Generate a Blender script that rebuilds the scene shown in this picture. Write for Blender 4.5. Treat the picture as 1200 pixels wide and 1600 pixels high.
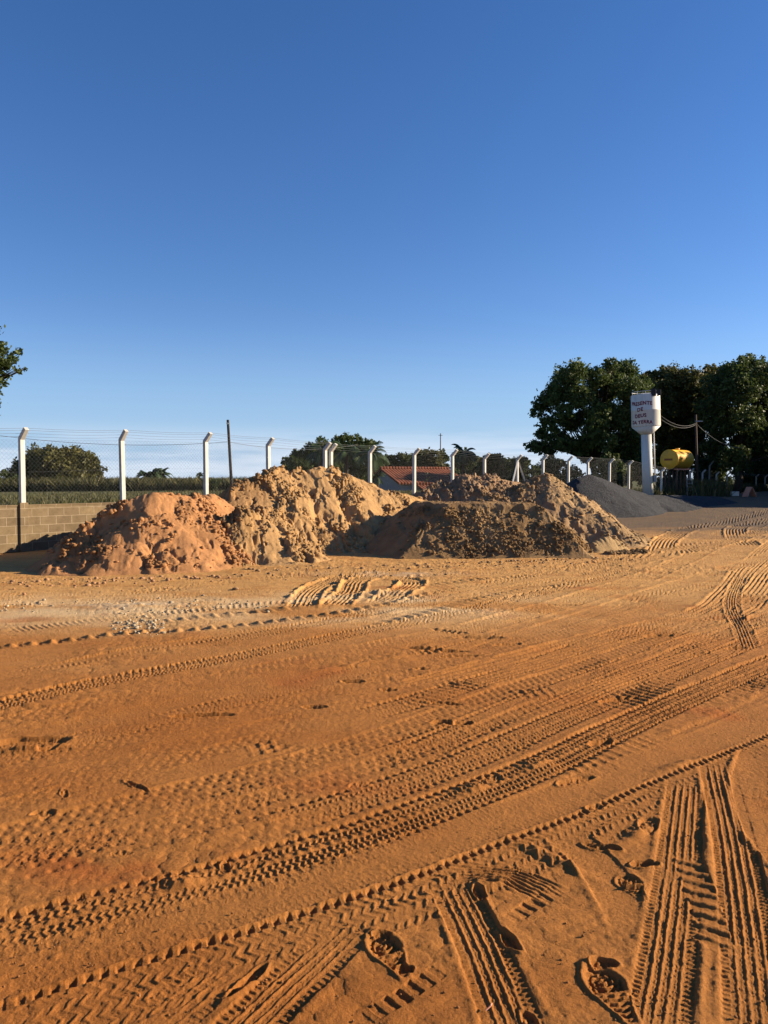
import bpy, math, random
import numpy as np
from mathutils import Vector, Matrix
R = math.radians
random.seed(7)
rng = np.random.default_rng(11)
for o in list(bpy.data.objects): bpy.data.objects.remove(o)
S = bpy.context.scene
COL = S.collection

# ------------------------------------------------------------------ camera, sky, sun, exposure
EYE = 1.7; PITCH = math.atan(52/1200); FPX = 1200.0
cam = bpy.data.cameras.new('camera'); camo = bpy.data.objects.new('camera', cam); COL.objects.link(camo)
camo.location = (0, 0, EYE); camo.rotation_euler = (R(90)-PITCH, 0, 0)
cam.sensor_fit = 'HORIZONTAL'; cam.sensor_width = 36; cam.lens = 36.0
cam.clip_start = .05; cam.clip_end = 20000
S.camera = camo
SUN_AZ, SUN_EL = 80.0, 19.0           # azimuth clockwise from the view direction
SD = Vector((math.sin(R(SUN_AZ))*math.cos(R(SUN_EL)), math.cos(R(SUN_AZ))*math.cos(R(SUN_EL)), math.sin(R(SUN_EL))))
sl = bpy.data.lights.new('sun', 'SUN'); sl.energy = 5.0; sl.angle = R(.5); sl.color = (1, .825, .60)
slo = bpy.data.objects.new('sun', sl); COL.objects.link(slo)
slo.rotation_euler = SD.to_track_quat('Z', 'Y').to_euler(); slo.location = SD*50
W = bpy.data.worlds.new('World'); S.world = W; W.use_nodes = True
nt = W.node_tree; nt.nodes.clear()
def N(nt, t, **k):
    n = nt.nodes.new(t)
    for a, b in k.items(): setattr(n, a, b)
    return n
sky = N(nt, 'ShaderNodeTexSky', sky_type='NISHITA', sun_disc=False, sun_elevation=R(SUN_EL), sun_rotation=R(SUN_AZ),
        altitude=500, air_density=1.0, dust_density=0.0, ozone_density=2.0)
hsv = N(nt, 'ShaderNodeHueSaturation'); hsv.inputs['Saturation'].default_value = 1.19; hsv.inputs['Value'].default_value = 1.02
tn = N(nt, 'ShaderNodeMix', data_type='RGBA', blend_type='MULTIPLY'); tn.inputs[0].default_value = 1; tn.inputs[7].default_value = (1.0, 1.0, 1.22, 1)
nt.links.new(sky.outputs[0], tn.inputs[6]); nt.links.new(tn.outputs[2], hsv.inputs['Color'])
# thin streaks of cloud low over the horizon, part of the sky itself
tc = N(nt, 'ShaderNodeTexCoord'); sep = N(nt, 'ShaderNodeSeparateXYZ'); nt.links.new(tc.outputs['Generated'], sep.inputs[0])
mp = N(nt, 'ShaderNodeMapping'); mp.inputs['Scale'].default_value = (2.2, 2.2, 22); nt.links.new(tc.outputs['Generated'], mp.inputs[0])
no = N(nt, 'ShaderNodeTexNoise'); no.inputs['Scale'].default_value = 1.6; no.inputs['Detail'].default_value = 6; no.inputs['Roughness'].default_value = .55
nt.links.new(mp.outputs[0], no.inputs['Vector'])
r1 = N(nt, 'ShaderNodeMapRange', interpolation_type='SMOOTHSTEP'); r1.inputs[1].default_value = .36; r1.inputs[2].default_value = .56
nt.links.new(no.outputs[0], r1.inputs[0])
r2 = N(nt, 'ShaderNodeMapRange', interpolation_type='SMOOTHSTEP'); r2.inputs[1].default_value = .078; r2.inputs[2].default_value = .02
nt.links.new(sep.outputs[2], r2.inputs[0])
mul = N(nt, 'ShaderNodeMath', operation='MULTIPLY'); nt.links.new(r1.outputs[0], mul.inputs[0]); nt.links.new(r2.outputs[0], mul.inputs[1])
mul2 = N(nt, 'ShaderNodeMath', operation='MULTIPLY'); mul2.inputs[1].default_value = .85; nt.links.new(mul.outputs[0], mul2.inputs[0])
mix = N(nt, 'ShaderNodeMix', data_type='RGBA'); nt.links.new(mul2.outputs[0], mix.inputs[0])
r3 = N(nt, 'ShaderNodeMapRange', interpolation_type='SMOOTHSTEP'); r3.inputs[1].default_value = .21; r3.inputs[2].default_value = .0; r3.inputs[4].default_value = .8
nt.links.new(sep.outputs[2], r3.inputs[0])
low = N(nt, 'ShaderNodeMix', data_type='RGBA'); low.inputs[7].default_value = (2.55, 4.3, 6.7, 1)
nt.links.new(r3.outputs[0], low.inputs[0]); nt.links.new(hsv.outputs[0], low.inputs[6]); nt.links.new(low.outputs[2], mix.inputs[6])
mix.inputs[7].default_value = (6.0, 6.8, 7.9, 1)
bg = N(nt, 'ShaderNodeBackground'); bg.inputs[1].default_value = .053
nt.links.new(mix.outputs[2], bg.inputs[0])
wo = N(nt, 'ShaderNodeOutputWorld'); nt.links.new(bg.outputs[0], wo.inputs[0])
S.view_settings.view_transform = 'Standard'; S.view_settings.look = 'None'; S.view_settings.gamma = 1
S.view_settings.exposure = 1.25

# ------------------------------------------------------------------ helpers
def ray(px, py):
    u = (px-600)/FPX; v = (800-py)/FPX
    return u, math.cos(PITCH)+v*math.sin(PITCH), -math.sin(PITCH)+v*math.cos(PITCH)
def at(px, py, Z):                      # world point seen at a photo pixel, Z metres ahead
    u, f, w = ray(px, py); k = Z/f
    return (u*k, Z, EYE+w*k)
def onground(px, py, z=0.0):
    u, f, w = ray(px, py); k = (z-EYE)/w
    return (u*k, f*k)
def X_at(px, Z): return (px-600)/FPX*Z/1.0
_p = np.random.default_rng(3).permutation(256); _p = np.concatenate([_p, _p])
_g = np.stack([np.cos(np.arange(16)*math.pi/8), np.sin(np.arange(16)*math.pi/8)], 1).astype(np.float32)
def perlin(x, y, seed=0):
    x = np.asarray(x, np.float64)+seed*17.31; y = np.asarray(y, np.float64)+seed*9.77
    xi = np.floor(x); yi = np.floor(y); xf = (x-xi).astype(np.float32); yf = (y-yi).astype(np.float32)
    xi = xi.astype(np.int64) & 255; yi = yi.astype(np.int64) & 255
    u = xf*xf*xf*(xf*(xf*6-15)+10); v = yf*yf*yf*(yf*(yf*6-15)+10)
    def gr(ix, iy, dx, dy):
        h = _p[_p[ix & 255]+(iy & 255)] & 15
        return _g[h, 0]*dx+_g[h, 1]*dy
    a = gr(xi, yi, xf, yf); b = gr(xi+1, yi, xf-1, yf); c = gr(xi, yi+1, xf, yf-1); d = gr(xi+1, yi+1, xf-1, yf-1)
    return (a+(b-a)*u)+((c+(d-c)*u)-(a+(b-a)*u))*v
def fbm(x, y, o=4, seed=0, g=.5):
    s = 0; a = 1; f = 1
    for k in range(o): s = s+a*perlin(x*f, y*f, seed+k); a *= g; f *= 2.03
    return s
def clods(x, y, seed=0):                # rounded lumps, 0..1, one per cell
    xi = np.floor(x); yi = np.floor(y); best = np.zeros_like(x)
    for dx in (-1, 0, 1):
        for dy in (-1, 0, 1):
            cx = (xi+dx).astype(np.int64); cy = (yi+dy).astype(np.int64)
            h = _p[_p[(cx+seed) & 255]+(cy & 255)]; h2 = _p[(h+37) & 255]; h3 = _p[(h2+91) & 255]
            ox = cx+h/255.; oy = cy+h2/255.; r = .35+.55*h3/255.
            d2 = ((x-ox)**2+(y-oy)**2)/(r*r)
            best = np.maximum(best, np.sqrt(np.clip(1-d2, 0, 1))*r)
    return best
def chunks(x, y, seed=0, steep=2.6):    # angular broken clods of very unequal size, tilted tops
    xi = np.floor(x); yi = np.floor(y); best = np.zeros_like(x)
    for dx in (-1, 0, 1):
        for dy in (-1, 0, 1):
            cx = (xi+dx).astype(np.int64); cy = (yi+dy).astype(np.int64)
            h = _p[_p[(cx+seed) & 255]+(cy & 255)]; h2 = _p[(h+37) & 255]; h3 = _p[(h2+91) & 255]; h4 = _p[(h3+13) & 255]
            ox = x-cx-h/255.; oy = y-cy-h2/255.; r = .12+.72*(h3/255.)**2.2; a = h4*.0246
            u = ox*np.cos(a)+oy*np.sin(a); v = -ox*np.sin(a)+oy*np.cos(a)
            d = np.maximum(np.maximum(np.abs(u), np.abs(v)*1.3), (np.abs(u)+np.abs(v))*.8)/r
            best = np.maximum(best, np.minimum((1-d)*steep, .75+.45*u/r+.25*v/r)*r)
    return best
def sst(x, a, b):
    t = np.clip((x-a)/(b-a), 0, 1); return t*t*(3-2*t)

def new_mesh(name, V, F, mat=None, parent=None, smooth=False, attrs=None, col=None):
    V = np.asarray(V, np.float32).reshape(-1, 3); F = np.asarray(F, np.int32)
    k = F.shape[1]; me = bpy.data.meshes.new(name)
    me.vertices.add(len(V)); me.vertices.foreach_set('co', V.ravel())
    me.loops.add(F.size); me.loops.foreach_set('vertex_index', F.ravel())
    me.polygons.add(len(F)); me.polygons.foreach_set('loop_start', np.arange(0, F.size, k, dtype=np.int32))
    me.polygons.foreach_set('loop_total', np.full(len(F), k, np.int32))
    if smooth: me.polygons.foreach_set('use_smooth', np.ones(len(F), bool))
    if attrs:
        for an, av in attrs.items():
            a = me.attributes.new(an, 'FLOAT', 'POINT'); a.data.foreach_set('value', np.asarray(av, np.float32).ravel())
    if col is not None:
        a = me.attributes.new('soil', 'FLOAT_COLOR', 'POINT')
        c = np.ones((len(V), 4), np.float32); c[:, :3] = col; a.data.foreach_set('color', c.ravel())
    me.update(); me.validate()
    o = bpy.data.objects.new(name, me); COL.objects.link(o)
    if mat: me.materials.append(mat)
    if parent: o.parent = parent
    return o
class MB:
    def __init__(s): s.v = []; s.f = []
    def add(s, vs, fs):
        b = len(s.v); s.v += [tuple(v) for v in vs]; s.f += [tuple(i+b for i in f) for f in fs]
    def box(s, c, d, rz=0, M=None):
        x, y, z = d[0]/2, d[1]/2, d[2]/2
        vs = [Vector((a*x, b*y, e*z)) for e in (-1, 1) for a, b in ((-1, -1), (1, -1), (1, 1), (-1, 1))]
        m = Matrix.Translation(c) @ (M if M is not None else Matrix.Rotation(rz, 4, 'Z'))
        s.add([m @ v for v in vs], [(3, 2, 1, 0), (4, 5, 6, 7), (0, 1, 5, 4), (1, 2, 6, 5), (2, 3, 7, 6), (3, 0, 4, 7)])
    def tube(s, pts, rs, n=8, cap=True):
        pts = [Vector(p) for p in pts]; rs = rs if hasattr(rs, '__len__') else [rs]*len(pts)
        rings = []
        for i, p in enumerate(pts):
            d = (pts[min(i+1, len(pts)-1)]-pts[max(i-1, 0)]).normalized()
            a = d.cross(Vector((0, 0, 1)) if abs(d.z) < .95 else Vector((0, 1, 0))).normalized(); b = d.cross(a)
            rings.append([p+(a*math.cos(2*math.pi*k/n)+b*math.sin(2*math.pi*k/n))*rs[i] for k in range(n)])
        vs = [v for r in rings for v in r]; fs = []
        for i in range(len(pts)-1):
            for k in range(n):
                fs.append((i*n+k, i*n+(k+1) % n, (i+1)*n+(k+1) % n, (i+1)*n+k))
        if cap: fs += [tuple(range(n))[::-1], tuple((len(pts)-1)*n+k for k in range(n))]
        s.add(vs, fs)
    def lathe(s, prof, n=40, c=(0, 0, 0)):
        vs = []; fs = []
        for r, z in prof:
            for k in range(n): vs.append((c[0]+r*math.cos(2*math.pi*k/n), c[1]+r*math.sin(2*math.pi*k/n), c[2]+z))
        for i in range(len(prof)-1):
            for k in range(n): fs.append((i*n+k, i*n+(k+1) % n, (i+1)*n+(k+1) % n, (i+1)*n+k))
        fs += [tuple(range(n))[::-1], tuple((len(prof)-1)*n+k for k in range(n))]
        s.add(vs, fs)
    def build(s, name, mat, parent=None, smooth=False, bevel=0, M=None):
        me = bpy.data.meshes.new(name); me.from_pydata([tuple(v) for v in s.v], [], s.f)
        if M is not None: me.transform(M)
        me.update(); me.materials.append(mat)
        o = bpy.data.objects.new(name, me); COL.objects.link(o)
        if parent: o.parent = parent
        if smooth:
            for p in me.polygons: p.use_smooth = len(p.vertices) < 5
        if bevel:
            b = o.modifiers.new('bevel', 'BEVEL'); b.width = bevel; b.segments = 2; b.limit_method = 'ANGLE'
        return o
def tag(o, label=None, cat=None, group=None, kind=None):
    for k, v in (('label', label), ('category', cat), ('group', group), ('kind', kind)):
        if v: o[k] = v
    return o
def thing(name, label, cat, loc=(0, 0, 0), rz=0, group=None):
    o = bpy.data.objects.new(name, None); COL.objects.link(o); o.location = loc; o.rotation_euler = (0, 0, rz); o.empty_display_size = .2
    return tag(o, label, cat, group)

# ------------------------------------------------------------------ materials
def mat_base(name, rough=.9, spec=.15):
    m = bpy.data.materials.new(name); m.use_nodes = True; nt = m.node_tree
    b = nt.nodes['Principled BSDF']; b.inputs['Roughness'].default_value = rough; b.inputs['Specular IOR Level'].default_value = spec
    return m, nt, b
def ramp(nt, fac, stops):
    r = nt.nodes.new('ShaderNodeValToRGB'); e = r.color_ramp.elements
    while len(e) < len(stops): e.new(.5)
    for i, (p, c) in enumerate(stops): e[i].position = p; e[i].color = (*c, 1)
    nt.links.new(fac, r.inputs[0]); return r.outputs[0]
def noise(nt, scale, detail=5, rough=.6, vec=None, dist=0):
    n = nt.nodes.new('ShaderNodeTexNoise'); n.inputs['Scale'].default_value = scale; n.inputs['Detail'].default_value = detail
    n.inputs['Roughness'].default_value = rough; n.inputs['Distortion'].default_value = dist
    if vec is None:
        t = nt.nodes.new('ShaderNodeTexCoord'); vec = t.outputs['Object']
    nt.links.new(vec, n.inputs['Vector']); return n.outputs[0]
def bump(nt, b, h, strength, dist, prev=None):
    bn = nt.nodes.new('ShaderNodeBump'); bn.inputs['Strength'].default_value = strength; bn.inputs['Distance'].default_value = dist
    nt.links.new(h, bn.inputs['Height'])
    if prev: nt.links.new(prev, bn.inputs['Normal'])
    nt.links.new(bn.outputs[0], b.inputs['Normal']); return bn.outputs[0]
def mixc(nt, a, b, f, mode='MIX'):
    m = nt.nodes.new('ShaderNodeMix'); m.data_type = 'RGBA'; m.blend_type = mode
    for i, v in ((0, f), (6, a), (7, b)):
        if hasattr(v, 'is_linked'): nt.links.new(v, m.inputs[i])
        elif isinstance(v, (int, float)): m.inputs[i].default_value = v
        else: m.inputs[i].default_value = (*v, 1)
    return m.outputs[2]
def soil_mat(name, grain=1.0, spec=.08):
    m, nt, b = mat_base(name, .95, spec)
    a = nt.nodes.new('ShaderNodeAttribute'); a.attribute_name = 'soil'
    n1 = ramp(nt, noise(nt, 7, 6, .65), [(.3, (.86, .86, .86)), (.7, (1.13, 1.12, 1.1))])
    n2 = ramp(nt, noise(nt, 260, 3, .7), [(.3, (.78, .77, .76)), (.72, (1.2, 1.2, 1.2))])
    c = mixc(nt, mixc(nt, a.outputs['Color'], n1, 1.0, 'MULTIPLY'), n2, 1.0, 'MULTIPLY')
    nt.links.new(c, b.inputs['Base Color'])
    p = bump(nt, b, noise(nt, 55, 6, .75), .75*grain, .014)
    bump(nt, b, noise(nt, 300, 3, .7), .8*grain, .0035, p)
    return m
M = {}
M['ground'] = soil_mat('sandy_soil')
M['sand'] = soil_mat('heaped_sand', 1.6)
def simple(name, c, rough=.8, var=.15, scale=8, spec=.2, bs=0, bd=.01, metal=0, dirt=None):
    m, nt, b = mat_base(name, rough, spec)
    lo = tuple(x*(1-var) for x in c); hi = tuple(min(1, x*(1+var)) for x in c)
    col = ramp(nt, noise(nt, scale, 6, .6), [(.3, lo), (.7, hi)])
    if dirt:
        f = ramp(nt, noise(nt, scale*.6, 7, .75, dist=.4), [(.52, (0, 0, 0)), (.7, (1, 1, 1))])
        col = mixc(nt, col, dirt, f)
    nt.links.new(col, b.inputs['Base Color']); b.inputs['Metallic'].default_value = metal
    if bs: bump(nt, b, noise(nt, scale*6, 4, .6), bs, bd)
    return m
M['post'] = simple('painted_concrete', (.50, .485, .44), .8, .12, 5, dirt=(.50, .46, .40), bs=.3, bd=.004)
M['wire'] = simple('galvanised_wire', (.10, .105, .11), .6, .1, 20, spec=.3)
M['cable'] = simple('grey_cable', (.10, .10, .10), .6, .1, 20)
M['darkwood'] = simple('tarred_wood', (.035, .028, .024), .85, .3, 9)
M['bark'] = simple('bark', (.045, .034, .025), .95, .4, 6, bs=.8, bd=.03)
M['white'] = simple('white_paint', (.56, .54, .48), .55, .05, 2, spec=.35, dirt=(.62, .58, .50))
M['black'] = simple('black_plastic', (.02, .02, .022), .6, .2, 8)
M['yellow'] = simple('yellow_paint', (.66, .34, .018), .5, .08, 3, spec=.4, dirt=(.50, .27, .04))
M['rust'] = simple('rusty_steel', (.10, .055, .035), .8, .35, 12)
M['letter'] = simple('red_lettering', (.16, .028, .05), .7, .35, 10)
M['brownletter'] = simple('brown_lettering', (.22, .07, .03), .7, .3, 10)
M['plaster'] = simple('white_plaster', (.30, .30, .30), .85, .08, 2)
M['glass'] = simple('dark_pane', (.03, .035, .04), .15, .1, 3, spec=.5)
M['concrete'] = simple('grey_concrete', (.30, .29, .27), .85, .15, 6)
M['clay'] = simple('salmon_board', (.55, .25, .16), .8, .15, 3)
M['pane_dark'] = simple('dark_timber', (.08, .05, .035), .8, .2, 5)
nt = M['white'].node_tree; b = nt.nodes['Principled BSDF']; old = b.inputs['Base Color'].links[0].from_socket
mp_ = nt.nodes.new('ShaderNodeMapping'); mp_.inputs['Scale'].default_value = (9, 9, .7); t_c = nt.nodes.new('ShaderNodeTexCoord'); nt.links.new(t_c.outputs['Object'], mp_.inputs[0])
f_ = ramp(nt, noise(nt, 1, 6, .7, mp_.outputs[0]), [(.5, (0, 0, 0)), (.75, (.6, .6, .6))])
nt.links.new(mixc(nt, old, (.33, .27, .20), f_), b.inputs['Base Color'])
def roof_mat():
    m, nt, b = mat_base('clay_roof_tiles', .85, .1)
    t = nt.nodes.new('ShaderNodeTexCoord'); w = nt.nodes.new('ShaderNodeTexWave'); w.inputs['Scale'].default_value = 1.6; w.bands_direction = 'X'
    nt.links.new(t.outputs['Object'], w.inputs['Vector'])
    c = ramp(nt, noise(nt, 3, 6, .7), [(.25, (.08, .03, .018)), (.5, (.15, .048, .026)), (.62, (.19, .066, .036)), (.8, (.13, .07, .05))])
    nt.links.new(c, b.inputs['Base Color']); bump(nt, b, w.outputs[1], .6, .05); return m
M['roof'] = roof_mat()
def block_mat():
    m, nt, b = mat_base('concrete_block', .92, .1)
    t = nt.nodes.new('ShaderNodeTexCoord'); 
    s = nt.nodes.new('ShaderNodeSeparateXYZ'); nt.links.new(t.outputs['Object'], s.inputs[0])
    cb = nt.nodes.new('ShaderNodeCombineXYZ'); nt.links.new(s.outputs[0], cb.inputs[0]); nt.links.new(s.outputs[2], cb.inputs[1])
    br = nt.nodes.new('ShaderNodeTexBrick'); nt.links.new(cb.outputs[0], br.inputs['Vector'])
    br.inputs['Scale'].default_value = 1; br.inputs['Brick Width'].default_value = .40; br.inputs['Row Height'].default_value = .20
    br.inputs['Mortar Size'].default_value = .011; br.inputs['Mortar Smooth'].default_value = .3
    br.inputs['Color1'].default_value = (.20, .145, .082, 1); br.inputs['Color2'].default_value = (.15, .11, .066, 1); br.inputs['Mortar'].default_value = (.26, .20, .13, 1)
    n1 = ramp(nt, noise(nt, 5, 7, .7), [(.3, (.72, .70, .68)), (.7, (1.15, 1.15, 1.15))])
    c = mixc(nt, br.outputs['Color'], n1, 1.0, 'MULTIPLY')
    nt.links.new(c, b.inputs['Base Color'])
    p = bump(nt, b, br.outputs['Fac'], .5, .008); bump(nt, b, noise(nt, 40, 4, .7), .5, .008, p); return m
M['block'] = block_mat()
def leaf_mat(name, lo, hi, alt=None, trans=.3):
    m, nt, b = mat_base(name, .6, .25)
    a = nt.nodes.new('ShaderNodeAttribute'); a.attribute_name = 'tint'
    st = [(0, lo), (.75, hi)] + ([(1, alt)] if alt else [])
    c = ramp(nt, a.outputs['Fac'], st); nt.links.new(c, b.inputs['Base Color'])
    tr = nt.nodes.new('ShaderNodeBsdfTranslucent'); nt.links.new(c, tr.inputs[0])
    mx = nt.nodes.new('ShaderNodeMixShader'); mx.inputs[0].default_value = trans
    nt.links.new(b.outputs[0], mx.inputs[1]); nt.links.new(tr.outputs[0], mx.inputs[2])
    nt.links.new(mx.outputs[0], nt.nodes['Material Output'].inputs[0]); return m
M['leaf_dark'] = leaf_mat('dark_leaves', (.022, .034, .010), (.085, .115, .026), (.20, .18, .04))
M['leaf_mid'] = leaf_mat('green_leaves', (.028, .044, .011), (.10, .135, .032), (.22, .20, .05))
M['leaf_olive'] = leaf_mat('olive_leaves', (.030, .038, .010), (.13, .12, .03), (.28, .18, .04))
M['leaf_palm'] = leaf_mat('palm_leaves', (.02, .045, .02), (.06, .10, .04), (.12, .14, .06))
M['grass'] = leaf_mat('grass_blades', (.04, .045, .016), (.11, .105, .035), (.22, .17, .08))
M['crop'] = leaf_mat('crop_leaves', (.035, .04, .014), (.10, .095, .032), (.19, .15, .06))

# ------------------------------------------------------------------ terrain shape
def gz(x, y):
    x = np.asarray(x, np.float64); y = np.asarray(y, np.float64)
    far = sst(y, 27, 62)*.50
    return far+.035*fbm(x*.22, y*.22, 3, 5)*sst(y, 3, 12)+.008*fbm(x*.9, y*.9, 2, 8)
F0 = np.array([-8.47, 18.0]); FD = np.array([1.645, 2.07]); FU = FD/np.linalg.norm(FD); FN = np.array([-FU[1], FU[0]])   # fence line, its direction, away from the yard
FANG = math.atan2(FU[1], FU[0])
def fieldz(u, v):
    p = F0[0]+FU[0]*u+FN[0]*v; q = F0[1]+FU[1]*u+FN[1]*v
    g = gz(p, q)
    up = 1.03+(.52-1.03)*sst(v, 6, 55)
    w = 1-sst(u, 18, 50)
    return g+.03+(up-g)*w*(1-sst(v, 120, 400))+.03*fbm(p*.3, q*.3, 3, 9)

# ------------------------------------------------------------------ the yard: one sheet, finer towards the viewer
fq = 769.0
zz = [-25, -15, -9, -5, -2, 0, .8, 1.3]
yy = EYE*fq/1.62
while yy > 30: zz.append(EYE*fq/yy); yy -= .62
yy = 30
while yy > .3: zz.append(EYE*fq/yy); yy *= .94
zz = np.array(zz)
tt = [-6, -4.5, -3, -2.2, -1.7, -1.3, -1.1, -.98]
t_ = -.90
while t_ < -.60: tt.append(t_); t_ += .004
while t_ < .60: tt.append(t_); t_ += .00082
while t_ <= .90: tt.append(t_); t_ += .004
tt += [.98, 1.1, 1.3, 1.7, 2.2, 3, 4.5, 6]
tt = np.array(tt)
wz = np.where(zz > 1.5, zz, 1.5+(1.5-zz)*.5)
GX = (wz[:, None]*tt[None, :]); GY = np.repeat(zz[:, None], len(tt), 1)
print('ground grid', GX.shape)
det = 1-sst(GY, 40, 60)
H = np.zeros_like(GX)
near = (zz > 1.0) & (zz < 45)
r0, r1_ = np.where(near)[0][[0, -1]]; r1_ += 1
x_, y_ = GX[r0:r1_], GY[r0:r1_]
H[r0:r1_] += .007*fbm(x_*1.7, y_*1.7, 4, 20)+.0022*fbm(x_*9, y_*9, 3, 30)
# old rubbed-out wheel marks: stretched along the traffic direction
ca, sa = math.cos(R(33)), math.sin(R(33))
al = x_*ca+y_*sa; ac = -x_*sa+y_*ca+.05*perlin(x_*.5, y_*.5, 77)
H[r0:r1_] += (.006*perlin(al*.5, ac*5, 41)+.0035*perlin(al*1.2, ac*17, 42)+.002*perlin(al*3, ac*40, 43))
rough = sst(fbm(x_*.5, y_*.5, 3, 61), -.1, .45)
H[r0:r1_] += rough*.012*clods(x_*14, y_*14, 4)+rough*.02*np.maximum(0, clods(x_*5, y_*5, 9)-.55)
cz = (x_ > 1e9)

STR = perlin(GX*1.3, GY*1.3, 90)
def catmull(P, step=.22):
    P = [np.array(p, float) for p in P]; P = [2*P[0]-P[1]]+P+[2*P[-1]-P[-2]]; out = []
    for i in range(1, len(P)-2):
        n = max(2, int(np.linalg.norm(P[i+1]-P[i])/step))
        for k in range(n):
            t = k/n
            out.append(.5*((2*P[i])+(-P[i-1]+P[i+1])*t+(2*P[i-1]-5*P[i]+4*P[i+1]-P[i+2])*t*t+(-P[i-1]+3*P[i]-3*P[i+1]+P[i+2])*t**3))
    out.append(P[-2]); return np.array(out)
def sdfield(P, reach):
    rows = np.where((zz > max(1.5, P[:, 1].min()-reach)) & (zz < P[:, 1].max()+reach))[0]
    if len(rows) < 2: return None
    a, b = rows[0], rows[-1]+1
    tmin = min(((P[:, 0]-reach)/np.maximum(P[:, 1]-reach, 1.5)).min(), ((P[:, 0]-reach)/(P[:, 1]+reach)).min())
    tmax = max(((P[:, 0]+reach)/np.maximum(P[:, 1]-reach, 1.5)).max(), ((P[:, 0]+reach)/(P[:, 1]+reach)).max())
    c0, c1 = np.searchsorted(tt, tmin), np.searchsorted(tt, tmax)
    if c1-c0 < 2: return None
    D = np.full((b-a, c1-c0), 9., np.float32); Sd = np.zeros_like(D); SS = np.zeros_like(D)
    zs = zz[a:b]; s = 0
    for i in range(len(P)-1):
        p, q = P[i], P[i+1]; L = np.linalg.norm(q-p)
        if L < 1e-6: continue
        e = (q-p)/L
        lo, hi = min(p[1], q[1])-reach, max(p[1], q[1])+reach
        ra, rb = np.searchsorted(zs, lo), np.searchsorted(zs, hi)
        if rb-ra >= 1:
            zl, zh = max(zs[ra], 1.5), max(zs[min(rb, len(zs)-1)], 1.5)
            xl, xh = min(p[0], q[0])-reach, max(p[0], q[0])+reach
            ta = min(xl/zl, xl/zh); tb = max(xh/zl, xh/zh)
            ca_, cb_ = np.searchsorted(tt[c0:c1], ta), np.searchsorted(tt[c0:c1], tb)
            if cb_-ca_ >= 1:
                gx = GX[a+ra:a+rb, c0+ca_:c0+cb_]-p[0]; gy = GY[a+ra:a+rb, c0+ca_:c0+cb_]-p[1]
                l = gx*e[0]+gy*e[1]; d = gx*e[1]-gy*e[0]
                lc = np.clip(l, 0, L); dist = np.hypot(l-lc, d)
                sub = D[ra:rb, ca_:cb_]; m = dist < sub
                sub[m] = dist[m]; Sd[ra:rb, ca_:cb_][m] = d[m]; SS[ra:rb, ca_:cb_][m] = (s+l)[m]
        s += L
    return (slice(a, b), slice(c0, c1)), D, Sd, SS, s
def press(path, w, pat, off=0., k=.85, depth=.010, berm=.008, amp=1., vary=.5, px=True, world=None, fade=.3):
    P = [onground(*p) for p in path] if world is None else world
    P = catmull(P)
    if off:
        e = np.gradient(P, axis=0); e /= np.linalg.norm(e, axis=1)[:, None]+1e-9
        P = P+np.stack([e[:, 1], -e[:, 0]], 1)*off
    r = sdfield(P, w/2+.12)
    if r is None: return
    sl_, D, Sd, SS, L = r
    far = D > w/2+.11
    st = np.clip(amp*(1-vary*.5+vary*1.3*STR[sl_]), 0, 2.0)
    st = st*sst(SS, -.05, fade)*sst(L-SS, -.05, fade)
    gx_, gy_ = GX[sl_], GY[sl_]
    n = Sd/(w/2)+.03*perlin(SS*6, Sd*3, 55)+.05*perlin(gx_*38, gy_*38, 56)
    SS = SS+.0035*perlin(gx_*45, gy_*45, 57)+.012*perlin(SS*1.5, 0*SS, 58)
    amp_l = np.clip(.85+.9*perlin(gx_*2.6, gy_*2.6, 59), .25, 1.3)
    inside = 1-sst(np.abs(n), .93, 1.04)
    dz = pat(SS, n, w)
    h = H[sl_]
    add = (.46+.42*sst(GY[sl_], 3.4, 8.5))*(.45+.55*amp_l)*(inside*(-depth+dz)+.75*berm*np.exp(-((np.abs(n)-1.14)/.15)**2)*np.clip(.5+1.1*perlin(SS*5, n*2, 66), 0, 2))
    new = h*(1-k*inside*np.clip(st, 0, 1))+add*st
    new[far] = h[far]; H[sl_] = new
tri = lambda x: np.abs(((x) % 1)*2-1)
def pulse(x, duty, soft=.12):          # 1 inside the duty fraction
    f = np.abs((x % 1)-.5)*2
    return 1-sst(f, duty-soft, duty+soft)
def bumps_row(s, n, w, c, p, ph, r, a):
    f = (((s/p+ph) % 1)-.5)*p; d = (n-c)*w/2
    return a*np.exp(-(f*f+d*d)/(r*r))
def pat_block(s, n, w):                # truck drive tyre: edge pits, fine brick rows, round bumps between
    p = .058; an = np.abs(n)
    r = -1.0*(an > .76)*pulse(s/p+.5*(n > 0), .42, .2)*.022
    r = r+bumps_row(s, n, w, -.08, p, .2, .016, .013)+bumps_row(s, n, w, -.66, p, .6, .014, .010)
    z = s/.034+.5*tri(n*3.1)
    r = r+((n > .08) & (n < .72) | (n < -.2) & (n > -.56))*(pulse(z, .35, .25)*.009-.003)
    return r+.004*perlin(s*22, n*6, 14)
def pat_chev(s, n, w):
    an = np.abs(n); p = .055
    return ((an < .95)*(pulse(s/p+an*1.1, .42, .3)*.009-.004)-1.0*(an > .78)*pulse(s/p, .45, .2)*.010)*np.clip(.7+1.6*perlin(s*1.7, n, 17), .05, 1.3)
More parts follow.
